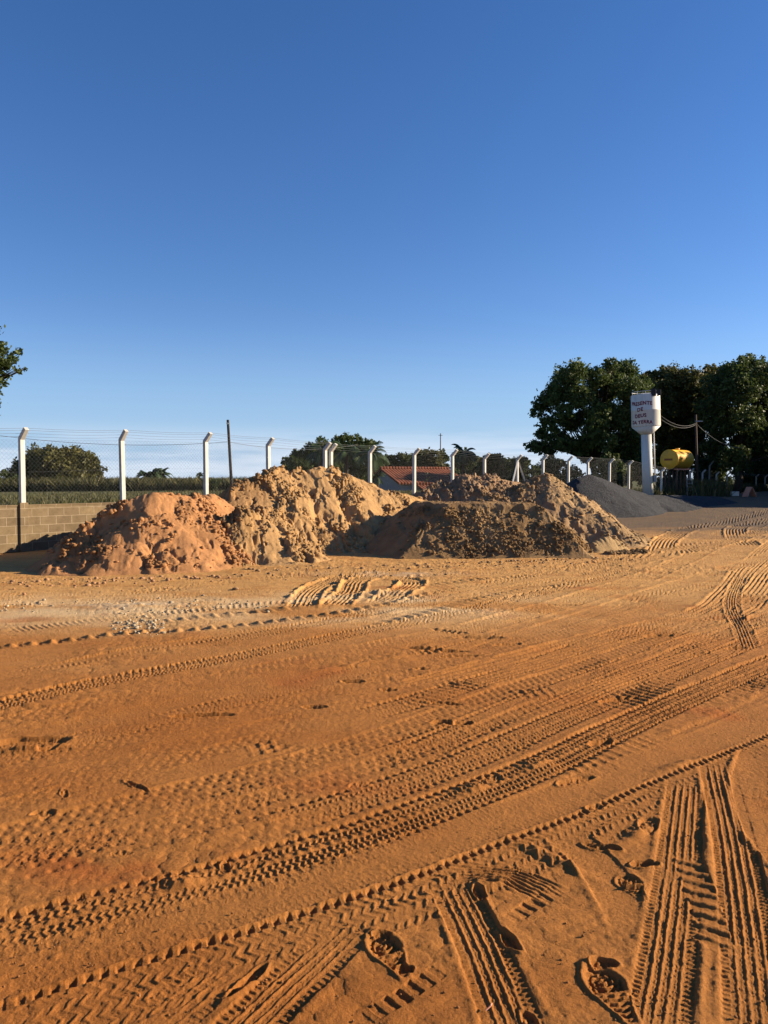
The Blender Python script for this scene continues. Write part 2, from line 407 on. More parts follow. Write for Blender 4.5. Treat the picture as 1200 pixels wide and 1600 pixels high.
def pat_teeth(s, n, w):                # small deep teeth along the far edge, crumbled chevrons over the rest
    p = .052
    a = -1.0*(n < -.74)*pulse(s/p+n*.6, .46, .2)*.028+.012*np.exp(-((n+.68)/.07)**2)*pulse(s/p+.5, .6, .3)
    b = (n > -.62)*(pulse(s/.047+.75*tri(n*1.9+.2), .34, .28)*.011-.003)
    return a+b*np.clip(.75+1.3*perlin(s*6, n*3, 18), .1, 1.4)+.004*perlin(s*30, n*5, 12)
def pat_dots(s, n, w):
    p = .085; r = 0
    for c, ph in ((-.8, 0), (-.35, .4), (.15, .1), (.75, .5)):
        f = (((s/p+ph) % 1)-.5)*p; d = (n-c)*w/2
        r = r-.013*np.exp(-(f*f/.00035+d*d/.00035))+.007*np.exp(-((f+.022)**2/.0003+d*d/.0004))
    return r+.004
def pat_rib(s, n, w):
    an = np.abs(n); r = 0
    for c in (-.50, -.18, .14, .46): r = r+.0125*np.exp(-((n-c)/.055)**2)*np.clip(.9+.8*perlin(s*5, n*9, 31), .3, 1.4)
    for c in (-.34, -.02, .30): r = r+.004*np.exp(-((n-c)/.03)**2)*pulse(s/.03, .5)
    return r+(an > .68)*pulse(s/.026+n*.2, .38, .25)*.009
def pat_smooth(s, n, w): return .0022*pulse(s/.03+.3*tri(n*3), .3)*(np.abs(n) > .3)+.006*n*n
def pat_bars(s, n, w): return pulse(s/.085+.25*n, .38, .25)*.026-.006
def pat_bumps(s, n, w):
    f = (((s/.19) % 1)-.5)*.19
    return .045*np.exp(-(f*f/.0016+n*n/.5))-.02*np.exp(-((f-.06)**2/.001+n*n/.5))
def pat_fine(s, n, w): return pulse(n*3.5, .35, .25)*.006
def pat_lines(s, n, w): return pulse(n*3.2+.15*perlin(s*.8, n, 5), .4, .3)*.014

# long traffic tracks, far to near (points read off the photograph, laid on the ground)
def fan(path, n, dy, w, pat, **k):
    for i in range(n): press([(a, b+dy*i*(b-748)/250) for a, b in path], w, pat, **k)
press([(-60, 950), (300, 930), (600, 905), (900, 885), (1150, 845), (1260, 820)], .5, pat_chev, amp=.9, berm=.02)
press([(-60, 930), (200, 925), (450, 900), (700, 885), (1000, 860), (1200, 825)], .4, pat_chev, amp=1.0, berm=.02)
press([(500, 990), (700, 950), (900, 905), (1050, 860), (1200, 810)], .5, pat_lines, amp=1.3, berm=.02)
press([(600, 1010), (800, 965), (1000, 905), (1100, 860), (1230, 800)], .45, pat_lines, amp=1.3, berm=.025)
press([(250, 972), (500, 945), (700, 912), (880, 890), (1060, 850)], .35, pat_bumps, amp=1.0, berm=.03)
press([(560, 985), (700, 950), (800, 925), (1025, 892)], .35, pat_bumps, amp=.9, berm=.02)
press([(470, 952), (484, 926), (515, 908), (560, 900), (620, 896)], .40, pat_rib, amp=1.7, berm=.035, vary=0)
press([(520, 948), (548, 925), (558, 908), (590, 899)], .40, pat_rib, amp=1.7, berm=.035, vary=0)
press([(590, 944), (632, 924), (645, 910), (615, 903)], .40, pat_rib, amp=1.7, berm=.04, vary=0)
press([(1030, 862), (1043, 842), (1080, 826), (1140, 815), (1210, 800)], .6, pat_lines, amp=2.0, berm=.04, vary=0)
press([(1170, 852), (1150, 835), (1158, 822), (1210, 812)], .6, pat_lines, amp=2.0, berm=.04, vary=0)
press([(900, 890), (1000, 868), (1100, 850), (1220, 838)], .6, pat_lines, amp=1.8, berm=.04, vary=.3)
press([(980, 870), (1080, 860), (1150, 842), (1230, 818)], .5, pat_lines, amp=1.8, berm=.04, vary=.3)
for dx in (0, 22, 44):
    press([(640+dx, 1075), (800+dx, 1032), (950+dx, 992), (1095+dx, 958), (1140+dx, 925), (1175+dx, 880), (1225+dx, 835)], .42, pat_lines, amp=1.5, berm=.02, vary=.4)
press([(-60, 1020), (0, 1010), (100, 1000), (200, 988), (300, 984), (450, 968), (600, 945), (740, 915)], .22, pat_bumps, amp=1., berm=.01, vary=.3)
press([(-60, 1072), (0, 1058), (250, 1010), (400, 988), (600, 955), (800, 920), (1000, 875), (1150, 835)], .26, pat_chev, amp=1.0)
press([(-60, 1120), (0, 1102), (150, 1066), (300, 1040), (450, 1010), (550, 990), (700, 960), (850, 925), (1000, 890)], .28, pat_block, amp=1.2, vary=.2)
press([(-60, 1180), (200, 1120), (420, 1075), (640, 1035), (860, 980), (1100, 900), (1250, 850)], .4, pat_smooth, amp=1.)
press([(-60, 1222), (0, 1207), (200, 1155), (400, 1108), (600, 1062), (800, 1008), (1000, 955), (1150, 905)], .2, pat_dots, amp=.6)
press([(-60, 1252), (0, 1237), (280, 1166), (420, 1130), (600, 1085), (800, 1030), (1060, 945)], .18, pat_dots, amp=.5)
press([(-60, 1325), (0, 1310), (250, 1246), (450, 1195), (600, 1150), (800, 1076), (950, 1025), (1200, 930)], .26, pat_dots, amp=1.7, vary=.4)
press([(-60, 1375), (0, 1360), (250, 1298), (400, 1258), (600, 1196), (750, 1145), (850, 1105), (1000, 1045), (1200, 962)], .30, pat_dots, amp=2.0, vary=.4)
press([(420, 1290), (600, 1232), (750, 1178), (880, 1122), (1000, 1072), (1100, 1030), (1200, 990), (1300, 950)], .28, pat_block, amp=1.4, vary=.3)
press([(900, 1275), (1000, 1200), (1100, 1165), (1250, 1090)], .5, pat_fine, amp=1.2, vary=.3)
FAM = [(1010, 942, 860), (1102, 980, 872), (1210, 1062, 892), (1310, 1150, 930), (1360, 1196, 962), (1440, 1262, 1005), (1500, 1322, 1052), (1570, 1385, 1145)]
rr = random.Random(77)
for y0 in (1030, 1080, 1130, 1150, 1185, 1260, 1285, 1335, 1395, 1415, 1450):
    i = max(k for k in range(len(FAM)-1) if FAM[k][0] <= y0); f = (y0-FAM[i][0])/(FAM[i+1][0]-FAM[i][0])
    m_, e_ = (FAM[i][k]+(FAM[i+1][k]-FAM[i][k])*f for k in (1, 2)); j = rr.uniform(-12, 12)
    a, c = rr.choice([(-60, 1260), (-60, 800), (300, 1260), (500, 1260)])
    yf = lambda x: y0*(x-600)*(x-1200)/720000-m_*x*(x-1200)/360000+e_*x*(x-600)/720000+j*math.sin(x/300)
    press([(x, yf(x)) for x in np.linspace(a, c, 7)], rr.choice([.16, .24, .28]), rr.choice([pat_dots, pat_chev, pat_block, pat_lines]), amp=rr.uniform(.5, .95), vary=.9, k=.6)
for pts in ([(560, 1120), (760, 1060), (980, 985), (1200, 925)], [(640, 1180), (850, 1085), (1050, 1010), (1250, 950)], [(700, 1030), (900, 965), (1080, 905), (1250, 850)], [(850, 1110), (1000, 1050), (1250, 965)], [(300, 1010), (560, 960), (800, 905), (1000, 862)], [(0, 985), (300, 955), (600, 925)]):
    press(pts, .3, rr.choice([pat_lines, pat_block, pat_chev]), amp=.9, vary=.6, k=.6)
# patches of cleat marks left by turning wheels
for pts, w in (([(860, 1215), (930, 1185), (1010, 1150)], .34), ([(655, 1108), (700, 1078), (740, 1062)], .30), ([(800, 1085), (880, 1078)], .25), ([(985, 1005), (1060, 985)], .4), ([(950, 1108), (1010, 1080), (1080, 1045)], .25),
               ([(1080, 1100), (1150, 1080), (1200, 1055)], .22), ([(380, 1175), (450, 1162)], .22), ([(500, 1205), (560, 1180)], .2), ([(1100, 985), (1160, 955)], .3), ([(640, 1020), (700, 1012)], .25), ([(880, 1050), (940, 1025)], .25), ([(400, 1165), (500, 1180)], .16)):
    press(pts, w, pat_bars, amp=.62, vary=.9, berm=.008, k=.4, fade=.12)
press([(1172, 1012), (1160, 980), (1143, 940), (1158, 900)], .20, pat_rib, amp=1.2, berm=.015, vary=0)
# the big two: block track, smooth band, toothed track
E2 = [(-60, 1520), (25, 1495), (150, 1457), (280, 1422), (370, 1397), (490, 1357), (600, 1322), (667, 1295), (784, 1250), (880, 1210), (960, 1168), (1080, 1107), (1200, 1052), (1320, 1000)]
E1 = [(-60, 1592), (15, 1565), (200, 1505), (350, 1462), (550, 1400), (667, 1359), (773, 1316), (907, 1268), (1003, 1225), (1093, 1189), (1200, 1145), (1320, 1090)]
press(E2, .31, pat_block, off=-.16, amp=1.55, vary=.2, depth=.012)
press(E1, .30, pat_smooth, off=-.17, amp=1.1, vary=.2, depth=.016)
press(E1, .32, pat_teeth, off=.155, amp=1.1, vary=.3, depth=.008)
# cleat row remains in the near sand
press([(795, 1441), (835, 1412), (880, 1385)], .07, lambda s, n, w: -pulse(s/.055, .5, .1)*.03, amp=1, vary=0, depth=0, berm=.003)
press([(560, 1598), (630, 1556), (699, 1508)], .07, lambda s, n, w: -pulse(s/.055, .5, .1)*.03, amp=1, vary=0, depth=0, berm=.003)
press([(690, 1362), (800, 1370), (880, 1410)], .16, pat_lines, amp=1.5, vary=0)
# near tyre prints with long ribs
press([(215, 1640), (250, 1600), (320, 1538), (390, 1490)], .22, pat_rib, amp=.7, vary=.3, berm=.01)
press([(310, 1690), (390, 1600), (470, 1525), (552, 1448)], .21, pat_rib, amp=1.1, vary=0, berm=.014)
press([(870, 1290), (930, 1345), (975, 1410), (1010, 1475)], .21, pat_smooth, amp=1.2, vary=0, berm=.022, depth=.018)
press([(700, 1372), (735, 1440), (775, 1530), (815, 1640)], .20, pat_rib, amp=1.15, vary=0, berm=.02, depth=.018)
press([(1073, 1215), (1066, 1290), (1055, 1400), (1040, 1520), (1022, 1640)], .20, pat_rib, amp=1.15, vary=0, berm=.018, depth=.016)
press([(1118, 1190), (1135, 1260), (1155, 1360), (1172, 1500), (1185, 1640)], .20, pat_rib, amp=1.25, vary=0, berm=.022, depth=.018)
press([(1190, 1165), (1175, 1215), (1200, 1300), (1290, 1400)], .22, pat_smooth, amp=1.3, vary=0, berm=.025, depth=.022)
press([(1075, 1340), (1105, 1420), (1120, 1475)], .12, pat_bars, amp=.9, vary=0, fade=.05)

def dent(px, py, L, Wd, ang, depth, rim=.012, tread=None):
    cx, cy = onground(px, py); r = L*1.3
    rows = np.where((zz > cy-r) & (zz < cy+r) & (zz > 1.5))[0]; a, b = rows[0], rows[-1]+1
    c0 = np.searchsorted(tt, min((cx-r)/(cy-r), (cx-r)/(cy+r))); c1 = np.searchsorted(tt, max((cx+r)/(cy-r), (cx+r)/(cy+r)))
    x = GX[a:b, c0:c1]-cx; y = GY[a:b, c0:c1]-cy
    l = x*math.cos(ang)+y*math.sin(ang); d = -x*math.sin(ang)+y*math.cos(ang)
    nl = l/(L/2)
    ww = Wd/2*(1 if tread is None else (.80+.26*np.cos((nl-.45)*2.6)))
    q = np.sqrt((np.abs(nl))**2.2+(np.abs(d)/ww)**2.2)+(.06 if tread is not None else .42)*perlin(px*3.1+x/L*2.2, py*1.7+y/L*2.2, 44)+.06*perlin(x*25, y*25, 49)
    ins = 1-sst(q, .78, 1.05)
    if depth < 0:
        m_ = np.exp(-(q*1.25)**2)*(1+.5*perlin(x*9, y*9, 47)); H[a:b, c0:c1] += -depth*.9*m_+.012*m_*perlin(x*16, y*16, 48); return
    h = H[a:b, c0:c1]
    am = .36 if cy < 4.5 else .75; depth = depth*(am if depth > 0 else .6); rim = rim*.45
    f = -depth
    if tread is not None:
        f = f+.008*pulse(l/.026+.35*tri(d/.05), .45, .2)*(np.abs(nl) > .12)+.007*pulse(np.hypot(l-L*.22, d)/.022, .4, .2)*(nl > .1)
        f = f-.010*(nl > -.15)*(nl > .0)+.012*(np.abs(nl+.12) < .12)
    f = f+(.006 if tread is None else .002)*fbm(x*30, y*30, 3, 45, .7)+(0 if tread is not None else .006*chunks(x*40, y*40, 5))
    H[a:b, c0:c1] = h*(1-ins*.9)+ins*f+rim*np.exp(-((q-1.15)/.17)**2)*(.8+perlin(x*12, y*12, 46))
dent(955, 1552, .30, .125, R(100), .030, .016, tread=1)
dent(987, 1382, .17, .105, R(95), .020, .010, tread=1)
dent(608, 1492, .28, .115, R(112), .028, .014, tread=1)
for (px, py, L, Wd, an, dp) in ((1006, 1349, .12, .06, 10, .055), (940, 1322, .16, .05, -20, .04), (797, 1470, .13, .05, 110, .045), (750, 1396, .10, .05, 100, .04), (944, 1506, .10, .06, 0, .05),
        (598, 1462, .07, .05, 0, .04), (634, 1516, .06, .05, 0, .04), (830, 1600, .12, .05, 100, .04), (900, 1220, .25, .07, 30, .05),
        (930, 1262, .12, .05, 30, .04), (1015, 1290, .2, .1, 60, .03), (385, 1535, .22, .045, 60, .035), (270, 1372, .16, .08, 20, .03), (352, 1352, .10, .04, 110, .04), (400, 1350, .10, .05, 30, .03),
        (215, 1230, .22, .04, 140, .03), (100, 1240, .12, .04, 120, .02), (70, 1272, .12, .08, 10, .02), (40, 1160, .5, .22, 10, .035), (80, 1165, .2, .12, 60, .03), (315, 1118, .45, .10, 5, .035), (190, 1333, .1, .05, 0, .02), (960, 1092, .3, .07, 30, .04),
        (690, 1128, .16, .08, 10, .05), (725, 1130, .14, .07, 10, .05), (695, 1098, .25, .05, 160, .04), (607, 1077, .14, .07, 0, .04), (658, 1045, .15, .05, 0, .03), (552, 1065, .2, .08, 0, .04), (490, 1105, .2, .08, 0, .03),
        (750, 995, .6, .12, 0, .05), (790, 1005, .3, .1, 10, .04), (680, 1015, .7, .10, 170, .05), (720, 1024, .4, .08, 10, .04), (1030, 992, .4, .1, 10, .05), (880, 945, .5, .1, 0, .04), (655, 900, .6, .14, 20, .06), (700, 985, .5, .1, 150, .04),
        (1145, 950, .2, .06, 60, .04), (560, 1225, .12, .07, 20, .025), (770, 1215, .12, .1, 20, .04), (940, 1160, .2, .08, 30, .04), (1150, 1010, .3, .08, 20, .04), (1090, 1020, .3, .07, 20, .03)):
    dent(px, py, L, Wd, R(an), dp, dp*.4)
# mounds of pushed sand
for (px, py, L, Wd, an, dp) in ((1060, 1195, .5, .10, 30, .02), (840, 1195, .25, .18, 10, .028), (735, 1232, .22, .12, 20, .025), (285, 1378, .2, .12, 0, .03), (770, 1380, .3, .12, 10, .02),
        (860, 1340, .5, .08, -50, .02), (60, 1168, .5, .1, 10, .03), (500, 950, 1.2, .2, 10, .04), (600, 930, 1.5, .3, 10, .05), (350, 962, 1.2, .2, 5, .03), (170, 948, 1.6, .5, 5, .03), (1000, 1300, .3, .1, 40, .02)):
    dent(px, py, L, Wd, R(an), -dp, 0)
x_, y_ = GX[r0:r1_], GY[r0:r1_]
wm = sst(fbm(x_*2.1, y_*2.1, 3, 71), -.2, .6)
H[r0:r1_] += .0017*fbm(x_*30, y_*30, 4, 72, .65)+wm*.006*np.maximum(0, clods(x_*42, y_*42, 3)-.45)+wm*.010*np.maximum(0, clods(x_*24, y_*24, 8)-.62)
# spill and clods round the feet of the heaps
foot = np.exp(-((y_-15.2+.10*x_)/1.6)**2)*sst(x_, -8, -6)*(1-sst(x_, 6, 8))
H[r0:r1_] += foot*(.035*chunks(x_*4, y_*4, 2)*sst(fbm(x_, y_, 2, 5), -.1, .4)+.02*chunks(x_*10, y_*10, 6))
# chalky rubble line at the left
rb = np.exp(-((y_-(10.6+.03*x_))/.45)**2)*sst(fbm(x_*1.2, y_*1.2, 3, 15), -.15, .3)*(1-sst(x_, -1, 1))
H[r0:r1_] += rb*.025*chunks(x_*10, y_*10, 7)

Zg = gz(GX, GY)+H
# drop the sheet below the raised field behind the wall
U = (GX-F0[0])*FU[0]+(GY-F0[1])*FU[1]; Vv = (GX-F0[0])*FN[0]+(GY-F0[1])*FN[1]
Zg = np.where(Vv > .3, np.minimum(Zg, fieldz(U, np.maximum(Vv, 0))-.25), Zg)
# soil colours (what the soil itself is: orange clay sand, pale tan sand, chalk, grey grit)
n1 = fbm(GX*.45, GY*.9, 4, 81); n2 = fbm(GX*1.4, GY*2.4, 4, 82); n3 = fbm(GX*.12, GY*.35, 3, 83)
orange = np.array([.49, .205, .055]); deep = np.array([.43, .155, .035]); tan = np.array([.67, .365, .128]); pale = np.array([.82, .58, .31]); grit = np.array([.15, .12, .09]); red = np.array([.42, .12, .03])
def lerp(c, d, f): return c+(d-c)*f[..., None]
C = np.broadcast_to(orange, GX.shape+(3,)).copy()
C = lerp(C, deep, sst(n1, -.1, .55)*.7)
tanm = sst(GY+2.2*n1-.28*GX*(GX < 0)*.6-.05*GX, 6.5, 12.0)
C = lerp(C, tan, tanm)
C = lerp(C, orange, sst(n2, .05, .5)*.45*(GY > 6))
C = lerp(C, pale, np.exp(-((GY-(10.2+.06*GX)+.5*n2)/1.0)**2)*sst(n1+.35-.06*GX, .0, .6)*(1-sst(GX, 0, 3.5))*.9)
C = lerp(C, np.array([.60, .52, .39]), np.exp(-(((GX+3.55)/.55)**2+((GY-10.3)/.30)**2))*sst(n2, -.3, .2))
C = lerp(C, np.array([.62, .54, .42]), np.exp(-(((GX-.1)/1.0)**2+((GY-13.6)/.28)**2))*sst(n2, -.3, .3)*.7)
C = lerp(C, red, np.exp(-(((GX+1.25)/.42)**2+((GY-3.35)/.22)**2))*sst(n2, -.25, .3)*.8)
C = lerp(C, red, sst(fbm(GX*.8, GY*.8, 3, 91), .35, .7)*.5*(GY < 12))
gm = (sst(GY-.10*GX+1.5*n1, 20, 27)*.85+.22*sst(GY+3*n2, 16, 22)*sst(n1, -.2, .4))*sst(GX, 4.5, 8)
C = lerp(C, grit, np.clip(gm, 0, .9))
C = lerp(C, np.array([.10, .12, .05]), sst(GY, 75, 95))
C *= .70
nr, ncc = GX.shape
idx = np.arange(nr*ncc).reshape(nr, ncc)
Fq = np.stack([idx[:-1, :-1], idx[:-1, 1:], idx[1:, 1:], idx[1:, :-1]], -1).reshape(-1, 4)
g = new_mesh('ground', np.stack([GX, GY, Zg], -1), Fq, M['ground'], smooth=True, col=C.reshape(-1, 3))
tag(g, 'orange sandy yard ground crossed by tyre tracks and footprints', 'ground', kind='structure')
del GX, GY, Zg, C, U, Vv, n1, n2, n3, STR, H

# ------------------------------------------------------------------ raised field behind the wall
us = np.concatenate([np.arange(-60, 80, .7), np.arange(80, 500, 8)]); vs = np.concatenate([[.095, .10], np.arange(.4, 40, .6), np.geomspace(40, 1500, 50)])
UU, VV = np.meshgrid(us, vs); fx = F0[0]+FU[0]*UU+FN[0]*VV; fy = F0[1]+FU[1]*UU+FN[1]*VV
fz = fieldz(UU, VV); fz[0] = gz(fx[0], fy[0])-.1
idx = np.arange(UU.size).reshape(UU.shape)
Fq = np.stack([idx[:-1, :-1], idx[:-1, 1:], idx[1:, 1:], idx[1:, :-1]], -1).reshape(-1, 4)
fc = np.zeros(UU.shape+(3,)); fc[:] = (.075, .085, .03)
fc = fc+(np.array([.13, .10, .045])-fc)*(sst(fbm(fx*.6, fy*.6, 3, 2), -.2, .5)*.7)[..., None]
tag(new_mesh('field', np.stack([fx, fy, fz], -1), Fq, M['ground'], smooth=True, col=fc.reshape(-1, 3)), 'grassy field behind the fence', 'field', kind='structure')

# ------------------------------------------------------------------ heaps
def ico():
    t = (1+5**.5)/2
    v = np.array([(-1, t, 0), (1, t, 0), (-1, -t, 0), (1, -t, 0), (0, -1, t), (0, 1, t), (0, -1, -t), (0, 1, -t), (t, 0, -1), (t, 0, 1), (-t, 0, -1), (-t, 0, 1)], float); v /= np.linalg.norm(v[0])
    f = np.array([(0, 11, 5), (0, 5, 1), (0, 1, 7), (0, 7, 10), (0, 10, 11), (1, 5, 9), (5, 11, 4), (11, 10, 2), (10, 7, 6), (7, 1, 8), (3, 9, 4), (3, 4, 2), (3, 2, 6), (3, 6, 8), (3, 8, 9), (4, 9, 5), (2, 4, 11), (6, 2, 10), (8, 6, 7), (9, 8, 1)])
    return v, f
def heap(name, x0, x1, y0, y1, res, shape, label, color, group=None, color2=None, lump=.05, mat=None, cat='sand heap', nclod=0):
    xs = np.arange(x0, x1, res); ys = np.arange(y0, y1, res)
    x, y = np.meshgrid(xs, ys)
    h, sm, cm = shape(x, y)             # height, smooth-face mask 0..1, colour mask 0..1
    k = sst(h, 0, .22)
    # slumps: where a slab has slid there is a low scarp above and a smooth face below
    f = fbm(x*.85+lump*40, y*.85, 4, 51, .55); sl2 = sst(f, .06, .11); scarp = sl2*.11
    f3 = fbm(x*1.9, y*1.3+lump*90, 4, 57, .55); scarp = scarp+sst(f3, .10, .15)*.06
    ro = np.clip((1-sm)*(1-.75*sl2), .06, 1)
    wx = x+.05*perlin(x*6, y*6, 58); wy = y+.05*perlin(x*6, y*6, 59)
    cl = chunks(wx*2.6, wy*2.6, 3, 2.2); c2 = chunks(wx*5.5, wy*5.5, 6); c3 = chunks(wx*12, wy*12, 1); c4 = chunks(wx*24, wy*24, 8)
    gate = sst(fbm(x*1.6, y*1.6, 3, 53), -.3, .2); lf = lump/.06
    h = h-k*scarp*lf*(1-.7*sm)+k*ro*lf*(.05*gate*cl+.055*(.4+.6*gate)*c2+.055*c3+.036*c4-.03+.042*fbm(x*5.5, y*4.5, 6, 54, .70))
    h = h+k*(.006*fbm(x*20, y*20, 3, 4, .7)*(.3+ro)+(1-ro)*(.014*fbm(x*11+y*2, y*1.3, 2, 60)+.03*fbm(x*1.6, y*1.2, 3, 63)+.035*np.maximum(0, chunks(wx*9, wy*9, 21)-.42)))
    base = gz(x, y)-.03
    c = np.zeros(x.shape+(3,)); c[:] = color
    if color2 is not None: c = c+(np.array(color2)-c)*cm[..., None]
    moist = ro*sst(fbm(x*1.2, y*1.2, 4, 88, .6), -.35, .25); c *= (1-.24*moist)[..., None]
    c *= (.72+.10*fbm(x*1.5, y*1.5, 4, 6))[..., None]
    idx = np.arange(x.size).reshape(x.shape)
    keep = h > -.06
    q = keep[:-1, :-1] | keep[1:, :-1] | keep[:-1, 1:] | keep[1:, 1:]
    F = np.stack([idx[:-1, :-1], idx[:-1, 1:], idx[1:, 1:], idx[1:, :-1]], -1)[q]
    used = np.unique(F); remap = np.zeros(x.size, np.int64); remap[used] = np.arange(len(used))
    V = np.stack([x, y, base+np.maximum(h, -.1)], -1).reshape(-1, 3)[used]
    o = new_mesh(name, V, remap[F], mat or M['sand'], smooth=True, col=c.reshape(-1, 3)[used])
    if nclod:                           # broken lumps lying all over the rough parts
        r = np.random.default_rng(int(abs(x0)*100)+5); wgt = (k*(ro**1.5)*(.12+gate)*(h > .02)).ravel(); wgt /= wgt.sum()
        pick = r.choice(x.size, nclod, p=wgt); v, f = ico()
        sz = .005+(.038 if lump < .03 else .052)*r.random(nclod)**3.2
        pp = np.stack([x, y, base+np.maximum(h, -.1)], -1).reshape(-1, 3)[pick]; pp[:, :2] += r.normal(size=(nclod, 2))*res*.5
        sc = sz[:, None, None]*np.stack([r.uniform(.7, 1.4, nclod), r.uniform(.7, 1.4, nclod), r.uniform(.5, 1.0, nclod)], 1)[:, None, :]
        vv = v[None]*(1+.8*(r.random((nclod, 12, 1))-.5))*sc; a = r.random(nclod)*6.283
        vv = np.stack([vv[..., 0]*np.cos(a)[:, None]-vv[..., 1]*np.sin(a)[:, None], vv[..., 0]*np.sin(a)[:, None]+vv[..., 1]*np.cos(a)[:, None], vv[..., 2]], -1)
        vv = vv+pp[:, None]+np.array([0, 0, .15])*sz[:, None, None]
        cc = np.repeat(c.reshape(-1, 3)[pick]*r.uniform(.78, 1.08, (nclod, 1)), 12, 0)
        FF = (f[None]+12*np.arange(nclod)[:, None, None]).reshape(-1, 3)
        q_ = new_mesh('loose_clods', vv.reshape(-1, 3), FF, M['sand'], o, smooth=False, col=cc); q_['kind'] = 'stuff'
    return tag(o, label, cat, group)
def cone_env(x, y, pts, slope=.75, wob=.16, seed=1, wf=1.1):   # angle-of-repose envelope under a ridge line
    h = np.full_like(x, -9.)
    w = 1+wob*fbm(x*wf, y*wf, 3, seed)
    P = []
    for a, b in zip(pts[:-1], pts[1:]):
        n = max(2, int(math.hypot(b[0]-a[0], b[1]-a[1])/.12))
        for k in range(n): P.append([a[i]+(b[i]-a[i])*k/n for i in range(3)])
    P.append(list(pts[-1]))
    for px, py, ph in P:
        h = np.maximum(h, ph-slope*w*np.sqrt((x-px)**2+(y-py)**2+.012))
    return h
def plane_env(x, y, poly, slopes, top, seed=1, wob=.08):       # flat-topped heap: inset from a counter-clockwise footprint
    h = np.full_like(x, 99.)
    for i, (a, b) in enumerate(zip(poly, poly[1:]+poly[:1])):
        ex, ey = b[0]-a[0], b[1]-a[1]; L = math.hypot(ex, ey)
        d = (-(x-a[0])*ey+(y-a[1])*ex)/L
        h = np.minimum(h, (d+wob*fbm(x*1.4, y*1.4, 3, seed+i))*slopes[i])
    return np.minimum(h, top)
def P3(px, py, Z): return at(px, py, Z)

def s_left(x, y):
    h = cone_env(x, y, [P3(72, 872, 14.0), P3(95, 850, 14.3), P3(125, 820, 14.7), P3(165, 790, 15.1), P3(200, 768, 15.4), P3(240, 757, 15.5), P3(278, 758, 15.9), P3(310, 762, 16.7), P3(335, 764, 17.2)], .80, .13, 3)
    h = np.maximum(h, cone_env(x, y, [P3(205, 772, 15.5), P3(215, 776, 17), P3(215, 782, 18.6), P3(200, 800, 19.2)], .75, .15, 4))
    h2 = cone_env(x, y, [P3(80, 872, 13.7), P3(110, 858, 13.9), P3(165, 842, 14.0), P3(215, 835, 14.2)], .8, .3, 5)
    h3 = cone_env(x, y, [P3(245, 790, 15.0), P3(285, 815, 14.8)], .85, .2, 6)
    h = np.maximum(np.maximum(h, h2), h3)
    sm = sst(fbm(x*.9, y*.9, 2, 31), -.12, .08)*.92
    sm = np.maximum(sm, .9*np.exp(-(((x+3.7)/.75)**2+((y-14.7)/1.1)**2)))
    return h-.04*np.abs(perlin(x*2.2+y*.5, y*.7, 9)), sm, sst(fbm(x*1.2, y*1.2, 3, 7), -.2, .4)
heap('sand_heap', -9.3, -2.2, 12.2, 20.4, .017, s_left, 'salmon orange sand heap at the left end, in front of the block wall', (.58, .29, .125), 'sand heaps', (.52, .26, .11), lump=.058, nclod=6500)
def s_mid(x, y):
    h = cone_env(x, y, [P3(345, 764, 17.8), P3(385, 740, 18.6), P3(432, 721, 19.6), P3(475, 723, 20.1), P3(515, 722, 20.4), P3(550, 738, 20.6), P3(600, 755, 20.8), P3(640, 768, 21.2), P3(672, 778, 21.6)], .73, .12, 11)
    h2 = cone_env(x, y, [P3(440, 766, 18.4), P3(500, 766, 19.0), P3(560, 776, 19.5)], .9, .15, 12)       # bench in front of the crest
    h3 = cone_env(x, y, [P3(350, 800, 15.9), P3(374, 784, 16.1), P3(405, 788, 16.2), P3(448, 815, 16.2)], .84, .2, 13)
    h4 = cone_env(x, y, [P3(580, 798, 19.6), P3(615, 806, 19.8)], .80, .15, 14)
    h = np.maximum(np.maximum(h, h2), np.maximum(h3, h4))
    g_ = .10*np.exp(-((x+1.65+.2*(y-18.4))/.10)**2)+.12*np.exp(-((x+.75+.35*(y-18.4))/.14)**2)                # slump gullies
    h = h-g_*sst(h, .1, .8)*(1-sst(h, 1.45, 1.7))
    xx = x+.25*perlin(x*2, y*2, 33)
    sm = np.maximum(.95*sst(xx, -2.15, -1.95)*(1-sst(xx+.3*(y-18.4), -.95, -.8)), .92*sst(xx+.25*(y-18.4), -.5, -.3))
    sm = sm*(1-.9*sst(h, .9, .5)*(xx < -.3))*(1-.85*sst(fbm(x*1.5, y*1.5, 2, 35), .12, .2))
    return h-.05*np.abs(perlin(x*2.5+y*.8, y*.8, 19)), sm, sst(x+.5*fbm(x, y, 2, 8), -3.4, -2.4)
heap('sand_heap', -5.0, 2.2, 13.8, 23.6, .017, s_mid, 'tallest tan sand heap in the middle, with slumped faces and a clodded left side', (.44, .255, .115), 'sand heaps', (.58, .35, .155), lump=.065, nclod=8000)
def s_back(x, y):
    h = cone_env(x, y, [P3(640, 775, 22), P3(680, 748, 22.8), P3(730, 733, 23), P3(765, 735, 23.3), P3(800, 740, 23.5), P3(835, 745, 24)], .72, .15, 21)
    return h, .3*sst(fbm(x, y, 2, 22), 0, .3), sst(fbm(x, y, 3, 8), -.2, .3)
heap('sand_heap', .2, 7.5, 19.8, 27, .026, s_back, 'low cloddy brown sand heap behind, below the tiled roof house', (.44, .28, .155), 'sand heaps', (.50, .32, .18), lump=.075, nclod=2500)
